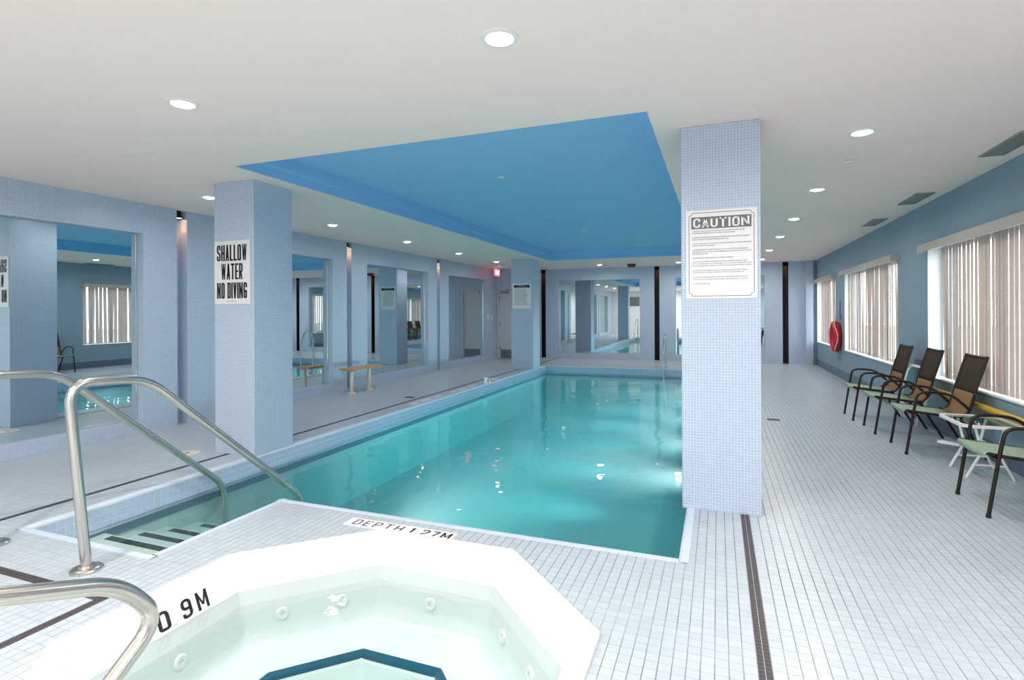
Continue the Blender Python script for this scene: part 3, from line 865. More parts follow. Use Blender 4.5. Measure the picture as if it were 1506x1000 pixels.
# ------------------------------------------------------------------ handrails
def rail(X, path, r, label, group, flanges, corner=0.13):
    t = thing('handrail', (X, path[0][0], 0), label, 'handrail', group)
    pts = smooth_path([(X, y, z) for y, z in path], corner, 7)
    MB().tube(pts, r, 16).build('rail_tube', M['steel'], t, smooth=True)
    for (fy, fz) in flanges:
        MB().lathe([(0.076, fz-0.001), (0.076, fz+0.012), (0.068, fz+0.018), (r+0.012, fz+0.020), (r+0.008, fz+0.032), (r, fz+0.032)], X, fy, 24).build('flange', M['steel'], t, smooth=True)
    return t
prof = [(1.93, 0.0), (1.845, 1.03), (2.265, 1.005), (3.56, -0.115), (3.60, -0.62)]
rail(-3.215, prof, 0.026, 'brushed steel stair handrail nearer the hot tub, its bent top in full view', 'pool stair handrails', [(1.93, 0.0)])
rail(-4.105, [(a+0.02, b) for a, b in prof], 0.026, 'brushed steel stair handrail nearer the mirrored wall, its post at the picture edge', 'pool stair handrails', [(1.95, 0.0)])
rail(-1.6, [(0.10, 0.0), (0.18, 0.925), (0.55, 0.80), (1.04, 0.625), (1.165, 0.47), (0.98, 0.325), (0.74, 0.17), (0.60, 0.03), (0.585, 0.0)], 0.0235, 'brushed steel grab rail looping over the hot tub in the foreground', None, [(0.10, 0.0), (0.585, 0.0)], 0.085)
# pool ladder at far end
t = thing('pool_ladder', (-0.98, PY1, 0), 'chrome pool ladder at the far end of the pool', 'ladder')
for X in (-1.22, -0.74):
    MB().tube(smooth_path([(X, PY1+0.42, 0), (X, PY1+0.40, 0.62), (X, PY1+0.30, 0.86), (X, PY1+0.05, 0.80), (X, PY1-0.12, 0.5), (X, PY1-0.12, -0.85)], 0.15), 0.021, 10).build('rail_tube', M['chrome'], t, smooth=True)
    MB().lathe([(0.06, 0), (0.06, 0.012), (0.03, 0.03)], X, PY1+0.42, 16).build('flange', M['chrome'], t, smooth=True)
for z in (-0.24, -0.48, -0.72):
    MB().box(-1.22, -0.74, PY1-0.17, PY1-0.08, z-0.012, z+0.012).build('tread', M['white_plastic'], t, bevel=0.004)

# ------------------------------------------------------------------ windows and blinds
W_LAB = ['farthest window in the blue wall, near the room corner', 'middle window with half open blinds, past the red life ring', 'large near window behind the patio chairs', 'window beside the hot tub, out at the near end']
for q, (a, b) in enumerate(WIN):
    wn = thing('window_%d' % (q+1), (WRX+0.2, (a+b)/2, WZ0), W_LAB[q], 'window', kind='structure')
    fx0, fx1 = WRX+0.14, WRX+0.20
    for nm, bx in (('frame_bottom', (a, b, WZ0, WZ0+0.05)), ('frame_top', (a, b, WZ1-0.05, WZ1)), ('frame_side', (a, a+0.05, WZ0+0.05, WZ1-0.05)), ('frame_side', (b-0.05, b, WZ0+0.05, WZ1-0.05)), ('mullion', ((a+b)/2-0.025, (a+b)/2+0.025, WZ0+0.05, WZ1-0.05))):
        MB().box(fx0, fx1, bx[0], bx[1], bx[2], bx[3]).build(nm, M['frame_white'], wn)
    for (p0, p1) in ((a+0.05, (a+b)/2-0.025), ((a+b)/2+0.025, b-0.05)):
        MB().box(fx0+0.025, fx0+0.031, p0, p1, WZ0+0.05, WZ1-0.05).build('pane', M['glass'], wn)
    MB().box(WRX-0.015, fx0, a, b, WZ0-0.004, WZ0+0.006).build('sill', M['frame_white'], wn)
    for yy in (a-0.0005, b-0.003): MB().box(WRX+0.001, fx0, yy, yy+0.0035, WZ0+0.006, WZ1).build('reveal_lining', M['frame_white'], wn)
slat_w = 0.089
smesh = {}
def slat_mesh(key, z0, z1):
    if key in smesh: return smesh[key]
    B = MB(); rowsv = []
    for z in (z0, z1):
        rowsv.append([(0.006*(1-(2*i/6-1)**2), (i/6-0.5)*slat_w, z) for i in range(7)])
    B.sheet(rowsv); n = len(B.v)
    me = bpy.data.meshes.new('slat')
    V = B.v + [(x+0.0012, y, z) for x, y, z in B.v]; F = list(B.f) + [tuple(n+i for i in reversed(f)) for f in B.f]
    me.from_pydata(V, [], F); me.materials.append(M['slat']); smesh[key] = me
    return me
def blind(q, label, ys, angs, sway):
    a, b = WIN[q]
    t = thing('vertical_blind', (WRX-0.04, (a+b)/2, WZ0), label, 'blind', 'vertical blinds in the window wall')
    MB().box(WRX-0.10, WRX-0.092, a-0.03, b+0.03, WZ1-0.065, WZ1+0.025).build('valance', M['valance'], t)
    for yy in (a-0.03, b+0.022): MB().box(WRX-0.092, WRX, yy, yy+0.008, WZ1-0.065, WZ1+0.025).build('valance_return', M['valance'], t)
    MB().box(WRX+0.02, WRX+0.065, a+0.005, b-0.005, WZ1-0.03, WZ1-0.001).build('head_rail', M['white_plastic'], t)
    me = slat_mesh('s', WZ0+0.02, WZ1-0.032)
    for y, an, sw_ in zip(ys, angs, sway):
        o = bpy.data.objects.new('slat', me); COL.objects.link(o); o.parent = t
        o.location = Vector((WRX+0.045, y, 0)) - ORIGIN[t.name]
        # hang from the top: sway tilts the foot along the wall
        h_ = WZ1-0.032
        o.rotation_euler = (0, 0, an)
        if sw_:
            m4 = Matrix.Translation(o.location + Vector((0,0,h_))) @ Matrix.Rotation(sw_, 4, 'X') @ Matrix.Rotation(an, 4, 'Z') @ Matrix.Translation((0,0,-h_))
            o.matrix_basis = m4
    return t
rng = random.Random(11)
# near window: almost shut, pushed a little away from the far jamb
ys, an, sy = [], [], []
y = 7.60; q = 0
while y > 4.6:
    ys.append(y); an.append(math.radians(rng.choice([-1, -3, -6, 0, -5, 3])+rng.uniform(-1, 1))); sy.append(-0.055 if q == 0 else (-0.02 if q == 1 else rng.uniform(-0.004, 0.004)))
    y -= rng.choice([0.078, 0.086, 0.090, 0.096, 0.104]); q += 1
blind(2, 'near vertical blind, almost shut, behind the row of patio chairs', ys, an, sy)
# middle window: bunched and gaping
ys, an, sy = [], [], []
y = 12.45
while y > 9.14:
    ys.append(y); an.append(math.radians(rng.uniform(-7, 4))); sy.append(rng.uniform(-0.02, 0.02))
    y -= rng.choice([0.085, 0.095, 0.11, 0.13, 0.10])
blind(1, 'half open vertical blind in the middle window with bright gaps', ys, an, sy)
ys, an, sy = [], [], []
y = 15.5
while y > 13.5:
    ys.append(y); an.append(math.radians(rng.uniform(-6, 4))); sy.append(rng.uniform(-0.02, 0.02))
    y -= rng.choice([0.085, 0.095, 0.11, 0.12])
blind(0, 'small looking vertical blind in the farthest window by the corner', ys, an, sy)
ys, an, sy = [], [], []
y = 3.4
while y > 0.05:
    ys.append(y); an.append(math.radians(rng.uniform(-10, 25))); sy.append(0); y -= rng.choice([0.08, 0.09, 0.1, 0.14])
blind(3, 'vertical blind in the window beside the hot tub, seen in mirrors', ys, an, sy)

# ------------------------------------------------------------------ patio chairs
def make_chair():
    t = thing('patio_chair', (0, 0, 0), 'sling patio chair', 'chair', 'high back sling chairs along the window wall')
    W = 0.25; r = 0.0125
    for s in (-1, 1):
        arm = smooth_path([(0, s*W, 0), (0.062, s*W, 0.42), (0.095, s*W, 0.60), (0.20, s*W, 0.612), (0.36, s*W, 0.60), (0.50, s*W*0.98, 0.46)], 0.09, 6)
        af = MB().tube(arm, r, 10).build('arm_frame', M['bronze'], t, smooth=True)
        MB().tube(smooth_path([(0.01, s*(W-0.025), 0.425), (0.06, s*(W-0.025), 0.415), (0.44, s*(W-0.025), 0.375), (0.505, s*(W-0.02), 0.44), (0.56, s*(W-0.02), 0.66), (0.645, s*(W-0.02), 0.955)], 0.06, 5), r, 10).build('side_rail', M['bronze'], t, smooth=True)
        MB().tube([(0.42, s*W*0.95, 0.40), (0.52, s*W*0.97, 0.2), (0.635, s*W, 0.0)], r, 10).build('rear_leg', M['bronze'], t, smooth=True)
        MB().lathe([(0.015, 0.0), (0.016, 0.02), (0.013, 0.024)], 0.002, s*W, 10).build('foot_cap', M['black'], af)
    MB().tube([(0.055, -W, 0.395), (0.055, W, 0.395)], 0.010, 8).build('cross_bar', M['bronze'], t, smooth=True)
    MB().tube([(0.43, -W, 0.355), (0.43, W, 0.355)], 0.010, 8).build('cross_bar', M['bronze'], t, smooth=True)
    MB().tube([(0.642, -W+0.02, 0.95), (0.650, -0.1, 0.944), (0.650, 0.1, 0.944), (0.642, W-0.02, 0.95)], r, 8).build('top_bar', M['bronze'], t, smooth=True)
    def sling(pts, sag, name, mat):
        rows_ = []
        for (x, z) in pts:
            rows_.append([(x, -W+0.025 + (2*W-0.05)*i/8, z - sag*(1-(2*i/8-1)**2)) for i in range(9)])
        return MB().sheet(rows_).build(name, mat, t, smooth=True, solid=0.004)
    sling([(-0.012, 0.405), (0.0, 0.432), (0.06, 0.422), (0.18, 0.41), (0.31, 0.395), (0.44, 0.385)], 0.014, 'seat_sling', M['sling_green'])
    def back(pts, name, mat):
        rows_ = []
        for (x, z) in pts:
            rows_.append([(x + 0.012*(1-(2*i/8-1)**2), -W+0.025 + (2*W-0.05)*i/8, z) for i in range(9)])
        return MB().sheet(rows_).build(name, mat, t, smooth=True, solid=0.004)
    back([(0.44, 0.385), (0.485, 0.41), (0.505, 0.45), (0.53, 0.55), (0.545, 0.605)], 'lower_back_sling', M['sling_tan'])
    back([(0.545, 0.605), (0.56, 0.66), (0.60, 0.80), (0.645, 0.955)], 'upper_back_sling', M['sling_brown'])
    return t
c0 = make_chair()
C_POS = [(1.595, 8.21, 'patio chair farthest along the window wall, nearest the life ring'),
         (1.65, 7.42, 'middle patio chair of the row of three by the near blind'),
         (1.70, 6.515, 'patio chair beside the white glass table, nearest of the row of three'),
         (1.69, 4.785, 'nearest patio chair, cut off by the picture edge, in front of the white table')]
for q, (x, y, lab) in enumerate(C_POS):
    if q == 0:
        c0.location = (x, y, 0); c0['label'] = lab
    else: copy_thing(c0, (x, y, 0), lab)

# ------------------------------------------------------------------ side tables
def cut_rect(hx, hy, c):
    return [(-hx+c,-hy),(hx-c,-hy),(hx-c*0.3,-hy+c*0.3),(hx,-hy+c),(hx,hy-c),(hx-c*0.3,hy-c*0.3),(hx-c,hy),(-hx+c,hy),(-hx+c*0.3,hy-c*0.3),(-hx,hy-c),(-hx,-hy+c),(-hx+c*0.3,-hy+c*0.3)]
def table_top(B_out, hx, hy, z):
    pass
t = thing('side_table', (2.09, 5.74, 0), 'white framed glass side table with folding legs beside the nearest chair', 'table')
o_ = cut_rect(0.225, 0.29, 0.08); i_ = cut_rect(0.195, 0.26, 0.07); B = MB(); n = len(o_); zt = 0.455
for lst, z in ((o_, zt-0.022), (o_, zt), (i_, zt), (i_, zt-0.022)):
    for p in lst: B.v.append((2.09+p[0], 5.74+p[1], z))
for a in range(4):
    b = (a+1) % 4
    for s in range(n): B.f.append((a*n+s, a*n+(s+1) % n, b*n+(s+1) % n, b*n+s))
B.build('top_frame', M['white_metal'], t)
MB().prism([(2.09+p[0]*1.01, 5.74+p[1]*1.01) for p in i_], zt-0.010, zt-0.004).build('glass_top', M['table_glass'], t)
for sy in (-1, 1):
    for sx in (-1, 1):
        MB().tube(smooth_path([(2.09+sx*0.10, 5.74+sy*0.17, zt-0.02), (2.09+sx*0.055, 5.74+sy*0.17, 0.22), (2.09+sx*0.16, 5.74+sy*0.17, 0.0)], 0.05, 4), 0.011, 8).build('leg', M['white_metal'], t, smooth=True)
    MB().tube([(2.09-0.11, 5.74+sy*0.17, 0.11), (2.09+0.11, 5.74+sy*0.17, 0.11)], 0.008, 8).build('stretcher', M['white_metal'], t, smooth=True)
MB().tube([(2.09-0.07, 5.57, 0.25), (2.09-0.07, 5.91, 0.25)], 0.008, 8).build('stretcher', M['white_metal'], t, smooth=True)
MB().tube([(2.09+0.07, 5.57, 0.25), (2.09+0.07, 5.91, 0.25)], 0.008, 8).build('stretcher', M['white_metal'], t, smooth=True)
B = MB().box(-0.085, 0.085, -0.03, 0.03, -0.009, 0.009)
ca, sa = math.cos(math.radians(-43)), math.sin(math.radians(-43))
B.map(lambda p: Vector((1.945 + p.x*ca - p.y*sa, 5.955 + p.x*sa + p.y*ca, 0.2 + p.z))).build('folding_bracket', M['white_metal'], t)
# folded table leaning at the wall
t = thing('folded_side_table', (2.30, 7.86, 0), 'folded white rimmed glass table leaning on the wall between two chairs', 'table')
rotm = Matrix.Rotation(math.radians(-78), 3, 'Y') @ Matrix.Rotation(math.radians(25), 3, 'X')
base = Vector((2.235, 7.86, 0.47))
def fold(p): return base + rotm @ p
o_ = cut_rect(0.26, 0.21, 0.08); i_ = cut_rect(0.232, 0.182, 0.07); B = MB()
for lst, z in ((o_, -0.011), (o_, 0.011), (i_, 0.011), (i_, -0.011)):
    for p in lst: B.v.append((p[0], p[1], z))
for a in range(4):
    b = (a+1) % 4
    for s in range(n): B.f.append((a*n+s, a*n+(s+1) % n, b*n+(s+1) % n, b*n+s))
B.map(fold).build('top_frame', M['white_metal'], t)
MB().prism([(p[0]*1.01, p[1]*1.01) for p in i_], -0.003, 0.003).map(fold).build('glass_top', M['table_glass'], t)
for sx in (-0.13, 0.13):
    MB().tube([(2.26, 7.86+sx, 0.5), (2.20, 7.86+sx, 0.02)], 0.011, 8).build('leg', M['white_metal'], t, smooth=True)
MB().tube([(2.225, 7.73, 0.2), (2.225, 7.99, 0.2)], 0.008, 8).build('stretcher', M['chrome'], t, smooth=True)

# ------------------------------------------------------------------ yellow pole on brackets
t = thing('rescue_pole', (2.30, 6.0, 0.47), 'long yellow pole resting on brackets below the near window', 'pole')
MB().tube([(2.315, 7.52, 0.485), (2.315, 3.2, 0.485)], 0.030, 12).build('pole', M['yellow'], t, smooth=True)
for yy in (7.4, 5.4, 3.6):
    MB().tube(smooth_path([(WRX-0.002, yy, 0.445), (2.30, yy, 0.445), (2.275, yy, 0.47), (2.275, yy, 0.50)], 0.02, 3), 0.007, 8).build('bracket', M['steel'], t, smooth=True)

# ------------------------------------------------------------------ life ring
lr = thing('life_ring', (WRX-0.075, 13.08, 0.85), 'red life ring with cream rope hung between the two far windows', 'life ring')
c = Vector((WRX-0.075, 13.08, 0.85)); rr = 0.225
MB().tube([(c.x, c.y+math.cos(a)*rr, c.z+math.sin(a)*rr*1.12) for a in [2*PI*q/32 for q in range(32)]], 0.075, 12, closed=True).build('ring', M['red'], lr, smooth=True)
MB().tube([(c.x-0.03+0.02*math.cos(4*a), c.y+math.cos(a)*(rr+0.075+0.02*abs(math.sin(2*a))), c.z+math.sin(a)*(rr*1.12+0.075+0.02*abs(math.sin(2*a)))) for a in [2*PI*q/48 for q in range(48)]], 0.010, 6, closed=True).build('grab_rope', M['rope'], lr, smooth=True)
MB().tube([(WRX-0.001, 13.08, 1.30), (WRX-0.06, 13.08, 1.29), (WRX-0.075, 13.08, 1.16)], 0.006, 6).build('hook', M['steel'], lr)
t = thing('throw_rope', (WRX-0.03, 12.93, 1.1), 'thin rope and blue tag hanging above the life ring', 'rope')
MB().tube([(WRX-0.012, 12.93, 1.60), (WRX-0.016, 12.95, 1.4), (WRX-0.02, 12.92, 1.24)], 0.008, 6).build('rope', M['grey_ink'], t, smooth=True)
MB().box(WRX-0.03, WRX-0.008, 12.87, 12.99, 1.22, 1.31).build('tag', plain('blue_tag', srgb(110, 130, 190), 0.5), t, bevel=0.004)

# ------------------------------------------------------------------ wooden bench
t = thing('wall_bench', (-5.97, 8.1, 0), 'small wooden bench with beige legs against the mirrored wall', 'bench')
for q in range(3):
    a = -6.12 + q*0.102
    MB().box(a, a+0.096, 7.68, 8.56, 0.405, 0.437).build('slat', M['wood'], t, bevel=0.005)
for yy in (7.78, 8.28):
    MB().tube([(-5.93, yy, 0.0), (-5.93, yy, 0.385)], 0.032, 14).build('leg', M['beige'], t, smooth=True)
    MB().lathe([(0.075, 0.0), (0.075, 0.01), (0.04, 0.03)], -5.93, yy, 16).build('flange', M['beige'], t, smooth=True)
    MB().box(-6.10, -5.84, yy-0.02, yy+0.02, 0.385, 0.4048).build('bearer', M['beige'], t)

# ------------------------------------------------------------------ deck fittings
def disc(name, x, y, r, mat, label, cat, group=None, h_=0.006):
    t = thing(name, (x, y, 0), label, cat, group)
    MB().lathe([(r, 0.0), (r, h_*0.6), (r-0.008, h_), (0.001, h_)], x, y, 28).build('cover', mat, t, smooth=True)
    MB().lathe([(r*0.18, h_), (r*0.18, h_+0.0015), (0.001, h_+0.0015)], x, y, 12).build('finger_hole', M['grey_ink'], t)
    return t
disc('skimmer_lid', -4.955, 3.90, 0.115, M['beige'], 'round cream lid in the deck behind the no diving pillar', 'lid', 'round deck lids')
disc('skimmer_lid', -4.43, 10.45, 0.13, M['white_plastic'], 'round white lid in the far deck by the pool edge', 'lid', 'round deck lids')
def drain(x, y, label):
    t = thing('floor_drain', (x, y, 0), label, 'drain', 'deck drains')
    MB().box(x-0.075, x+0.075, y-0.06, y+0.06, -0.001, 0.003).build('frame', M['black'], t)
    for q in range(5): MB().box(x-0.06+q*0.026, x-0.05+q*0.026, y-0.05, y+0.05, 0.003, 0.005).build('bar', M['grey_ink'], t)
drain(0.66, 7.7, 'small dark drain in the deck past the caution pillar')
drain(-4.75, 7.75, 'small dark drain in the deck in front of the wooden bench')
t = thing('rope_anchor', (-4.13, 9.75, 0), 'small white and chrome anchor on the pool edge, far side', 'anchor')
MB().lathe([(0.05, 0.0), (0.05, 0.01), (0.03, 0.02), (0.03, 0.09), (0.045, 0.10), (0.045, 0.115), (0.001, 0.12)], -4.27, 9.75, 16).build('body', M['white_plastic'], t, smooth=True)
MB().tube([(-4.27, 9.75, 0.06), (-4.18, 9.75, 0.06), (-4.16, 9.75, 0.01)], 0.01, 8).build('hook', M['chrome'], t, smooth=True)

# ------------------------------------------------------------------ signs
def board(x0, x1, z0, z1, Y, label):
    t = thing('wall_sign', ((x0+x1)/2, Y, z0), label, 'sign')
    return MB().box(x0, x1, Y-0.006, Y-0.0005, z0, z1).build('board', M['sign_white'], t, bevel=0.0015)
EX, EZ = (1,0,0), (0,0,1)
t = board(-4.728, -4.262, 1.487, 2.116, 4.034, 'white SHALLOW WATER NO DIVING sign on the blue pillar'); Y = 4.0275; cx = -4.495
block_text('SHALLOW', EX, EZ, (cx, Y, 1.995), 0.395, 0.160, M['ink'], t, weight=0.42, gap=0.15)
block_text('WATER', EX, EZ, (cx, Y, 1.810), 0.285, 0.158, M['ink'], t, weight=0.42, gap=0.15)
block_text('NO DIVING', EX, EZ, (cx, Y, 1.622), 0.395, 0.158, M['ink'], t, weight=0.44, gap=0.17)
text_part('ONT. REG. 565', EX, EZ, (cx, Y, 1.513), 0.13, 0.012, M['grey_ink'], t)

t = board(-0.210, 0.252, 1.482, 2.104, 4.034, 'white CAUTION notice with small print on the near pillar'); cx = 0.021
def strip(x0, x1, z0, z1, mat, y=4.0275): return MB().box(x0, x1, y-0.0006, y+0.0002, z0, z1).build('border_line', mat, t)
bx0, bx1, bz0, bz1 = -0.191, 0.233, 1.500, 2.086; n_ = 0.022; lw = 0.003
strip(bx0+n_, bx1-n_, bz1-lw, bz1, M['ink']); strip(bx0+n_, bx1-n_, bz0, bz0+lw, M['ink'])
strip(bx0, bx0+lw, bz0+n_, bz1-n_, M['ink']); strip(bx1-lw, bx1, bz0+n_, bz1-n_, M['ink'])
for sx, xx in ((1, bx0), (-1, bx1)):
    for sz, zz in ((1, bz0), (-1, bz1)):
        pts = [(xx + sx*n_*math.cos(a)*0.95 + sx*0.0015, 4.0275, zz + sz*n_*math.sin(a)*0.95 + sz*0.0015) for a in [PI/2*q/6 for q in range(7)]]
        MB().tube(pts, 0.0016, 5).build('border_line', M['ink'], t)
MB().box(-0.174, 0.216, 4.0268, 4.0280, 1.972, 2.055).build('header_panel', M['grey_ink'], t)
block_text('CAUTION', EX, EZ, (cx, 4.0266, 2.0135), 0.364, 0.064, M['sign_white'], t, weight=0.28, gap=0.22)
lines = [('- CHILDREN UNDER THE AGE OF 12 SHOULD NOT BE ALLOWED IN THE SPA UNLESS', 1.956, .34), ('SUPERVISED BY A PERSON WHO IS 16 YEARS OF AGE OR OLDER', 1.942, .28),
 ('- PREGNANT WOMEN AND PERSONS WITH KNOWN HEALTH OR MEDICAL PROBLEMS', 1.912, .37), ('SHOULD CONSULT A PHYSICIAN BEFORE USING A SPA', 1.898, .24),
 ('- DO NOT USE THE SPA IF YOU HAVE AN OPEN SORE OR RASH, OR ARE EXPERIENCING', 1.868, .385), ('NAUSEA, VOMITING OR DIARRHEA', 1.854, .15),
 ('- OVEREXPOSURE MAY CAUSE FAINTING. 10 TO 15 MINUTES MAY BE EXCESSIVE', 1.826, .36), ('FOR SOME INDIVIDUALS. COOL DOWN PERIODICALLY AND LEAVE THE SPA IF NAUSEA', 1.811, .385), ('OR DIZZINESS OCCURS', 1.797, .105),
 ('- ENTER AND EXIT THE SPA SLOWLY TO PREVENT SLIPPING', 1.768, .265),
 ('- DO NOT PLAY OR SWIM NEAR DRAINS OR SUCTION DEVICES. YOUR BODY, BODY', 1.742, .36), ('PARTS, HAIR, JEWELLERY AND OTHER OBJECTS MAY BECOME TRAPPED AND CAUSE', 1.727, .385), ('INJURY OR DROWNING. PEOPLE WITH LONG HAIR SHOULD BE ESPECIALLY CAREFUL', 1.712, .385),
 ('- DO NOT ENTER OR REMAIN IN THE SPA IF A DRAIN COVER OR SUCTION FITTING IS', 1.680, .36), ('LOOSE, BROKEN OR MISSING. IMMEDIATELY NOTIFY THE SPA OPERATOR', 1.666, .335),
 ('- NO FOOD OR BEVERAGE EXCEPT WATER IS PERMITTED WITHIN THE DECK', 1.634, .36), ('- NO GLASS CONTAINERS OF ANY KIND ARE PERMITTED IN THE SPA', 1.618, .36), ('- MAXIMUM BATHER LOAD', 1.588, .115)]
for q, (s_, z, wd) in enumerate(lines):
    text_part(s_, EX, EZ, (-0.168+wd/2, 4.0275, z), wd, 0.0082, M['ink'] if q < 13 else M['grey_ink'], t)

t = board(-4.752, -4.270, 1.482, 2.100, 12.55, 'white rules notice with black heading on the far pillar')
MB().box(-4.715, -4.307, 12.5425, 12.5436, 1.995, 2.065).build('header_panel', M['ink'], t)
for z, a, b in ((2.045, -4.62, -4.40), (2.012, -4.66, -4.36)): MB().box(a, b, 12.5418, 12.5426, z-0.006, z+0.006).build('header_line', M['pale_ink'], t)
for q in range(11):
    z = 1.945 - q*0.036
    MB().box(-4.70, -4.34 - rng.uniform(0, 0.08), 12.543, 12.5438, z-0.006, z+0.006).build('text_line', M['pale_ink'], t)

# ------------------------------------------------------------------ door, switches, exit sign
t = thing('door_1', (-5.83, DOORY, 0), 'pale grey exit door with kick plate in the far corner', 'door', kind='structure')
MB().box(-6.25, -5.41, DOORY+0.03, DOORY+0.075, 0.01, 2.07).build('leaf', M['door'], t)
MB().box(-6.22, -5.44, DOORY+0.026, DOORY+0.03, 0.02, 0.26).build('kick_plate', M['kick'], t)
for a, b in ((-6.30, -6.25), (-5.41, -5.36)): MB().box(a, b, DOORY-0.01, DOORY+0.1, 0, 2.12).build('jamb', M['door'], t)
MB().box(-6.25, -5.41, DOORY-0.01, DOORY+0.1, 2.07, 2.12).build('head', M['door'], t)
for z in (0.3, 1.05, 1.82): MB().tube([(-6.25, DOORY+0.02, z-0.06), (-6.25, DOORY+0.02, z+0.06)], 0.014, 8).build('hinge', M['black'], t)
MB().box(-6.20, -5.95, DOORY-0.03, DOORY+0.03, 1.97, 2.03).build('closer', M['vent'], t, bevel=0.005)
MB().tube([(-6.0, DOORY-0.02, 2.03), (-5.8, DOORY-0.08, 2.09), (-6.05, DOORY-0.0, 2.10)], 0.008, 6).build('closer_arm', M['vent'], t)
MB().tube([(-5.48, DOORY+0.03, 1.02), (-5.48, DOORY-0.03, 1.02), (-5.60, DOORY-0.03, 1.02)], 0.010, 8).build('handle', M['chrome'], t)
for yy, lab in ((14.70, 'white light switch plate farther from the exit door'), (14.98, 'white light switch plate nearer the exit door')):
    s_ = thing('light_switch', (WLX, yy, 1.26), lab, 'light switch', 'switch plates')
    MB().box(WLX, WLX+0.008, yy-0.06, yy+0.06, 1.19, 1.33).build('plate', M['white_plastic'], s_, bevel=0.003)
    MB().box(WLX+0.008, WLX+0.014, yy-0.015, yy+0.015, 1.235, 1.285).build('rocker', M['white_metal'], s_)
t = thing('exit_sign', (-5.95, 14.45, H), 'red glowing exit sign hung from the ceiling near the door', 'exit sign')
MB().box(-5.965, -5.935, 14.27, 14.63, 2.44, 2.64).build('face', M['exit_red'], t, bevel=0.004)
MB().box(-5.958, -5.942, 14.43, 14.47, 2.64, H).build('stem', M['white_plastic'], t)
text_part('EXIT', (0,1,0), (0,0,1), (-5.934, 14.45, 2.54), 0.28, 0.12, M['exit_letter'], t, bold=0.02)

# ------------------------------------------------------------------ ceiling fittings
DL = None
def downlight(x, y, label):
    global DL
    if DL is None:
        t = thing('downlight', (0, 0, H), label, 'ceiling light', 'recessed downlights')
        MB().lathe([(0.064, 0.0), (0.064, -0.006), (0.068, -0.010), (0.090, -0.006), (0.092, 0.0)], 0, 0, 28, False).build('trim_ring', M['white_plastic'], t, smooth=True, local=True)
        MB().lathe([(0.001, -0.020), (0.03, -0.018), (0.052, -0.012), (0.0635, -0.004), (0.0635, -0.001)], 0, 0, 24).build('lens', M['lens'], t, local=True)
        ld = bpy.data.lights.new('downlight_beam', 'AREA'); ld.shape = 'DISK'; ld.size = 0.12; ld.energy = LAMP_W; ld.color = (1.0, 0.93, 0.85); ld.spread = math.radians(170)
        lo = bpy.data.objects.new('downlight_beam', ld); COL.objects.link(lo); lo.parent = t; lo.location = (0, 0, -0.024)
        DL = t; t.location = (x, y, H)
        global LOW, REAR, SIDE
        SIDE = ld.copy(); SIDE.name = 'downlight_side_beam'; SIDE.energy = LAMP_SIDE_W
        REAR = ld.copy(); REAR.name = 'downlight_rear_beam'; REAR.energy = LAMP_REAR_W
        LOW = ld.copy(); LOW.name = 'downlight_low_beam'; LOW.energy = LAMP_LOW_W
    else:
        r = copy_thing(DL, (x, y, H), label)
        if y > 3.0 or x < -5:
            for ch in r.children:
                if ch.type == 'LIGHT': ch.data = SIDE if x < -5 else LOW
        elif y < 2.0:
            for ch in r.children:
                if ch.type == 'LIGHT': ch.data = REAR
ordn = ['first', 'second', 'third', 'fourth', 'fifth', 'sixth']
downlight(-0.965, 2.39, 'largest ceiling light, over the hot tub at the top of the picture')
downlight(-3.10, 2.42, 'ceiling light over the pool stairs, level with the largest one')
downlight(-5.28, 2.42, 'ceiling light at the far left edge over the mirrored wall walk')
downlight(1.02, 2.45, 'ceiling light over the window side deck, nearer than the caution pillar')
for q, y in enumerate([4.476, 6.546, 8.61, 10.73, 12.878]):
    downlight(-5.322, y, '%s ceiling light along the mirrored wall, counted from the no diving pillar' % ordn[q])
for q, y in enumerate([4.612, 6.60, 8.577, 10.525, 12.77, 14.9]):
    downlight(0.99 + 0.01*q, y, '%s ceiling light along the window side, counted from the near end' % ordn[q])
downlight(-3.05, 14.85, 'ceiling light before the end wall mirror, nearer the exit door')
downlight(-0.96, 14.9, 'ceiling light before the end wall, just beside the caution pillar')
for x, nm in ((-5.3, 'side wall'), (-3.1, 'stair'), (-0.96, 'hot tub'), (1.0, 'window')):
    downlight(x, 0.3, 'ceiling light overhead on the %s side, out of the picture' % nm)
    downlight(x, -1.8, 'ceiling light behind the camera on the %s side' % nm)

def sprinkler(x, y, z, label):
    t = thing('sprinkler_cover', (x, y, z), label, 'sprinkler', 'sprinkler covers')
    MB().lathe([(0.001, z-0.010), (0.036, z-0.010), (0.041, z-0.006), (0.041, z-0.003)], x, y, 20).build('cover_plate', M['white_plastic'], t, smooth=True)
    MB().lathe([(0.030, z-0.003), (0.030, z)], x, y, 16).build('neck', M['grey_ink'], t)
sprinkler(1.075, 5.47, H, 'round sprinkler cover between ceiling lights on the window side')
sprinkler(-2.25, 5.6, RZ2, 'round sprinkler cover in the blue recess, nearer one')
sprinkler(-2.32, 9.9, RZ2, 'round sprinkler cover in the blue recess, farther one')
t = thing('fire_alarm', (-2.2, 15.0, H), 'dark red ceiling alarm before the end wall mirror', 'alarm')
MB().lathe([(0.001, H-0.10), (0.07, H-0.095), (0.11, H-0.06), (0.12, H-0.02), (0.12, H)], -2.2, 15.0, 20).build('dome', M['alarm_red'], t, smooth=True)
MB().lathe([(0.001, H-0.125), (0.03, H-0.12), (0.035, H-0.097)], -2.2, 15.0, 14).build('strobe', M['white_plastic'], t, smooth=True)
t = thing('smoke_detector', (-5.55, 14.0, H), 'small white smoke detector by the exit sign', 'smoke detector')
MB().lathe([(0.001, H-0.06), (0.05, H-0.055), (0.07, H-0.03), (0.075, H)], -5.55, 14.0, 18).build('body', M['white_plastic'], t, smooth=True)
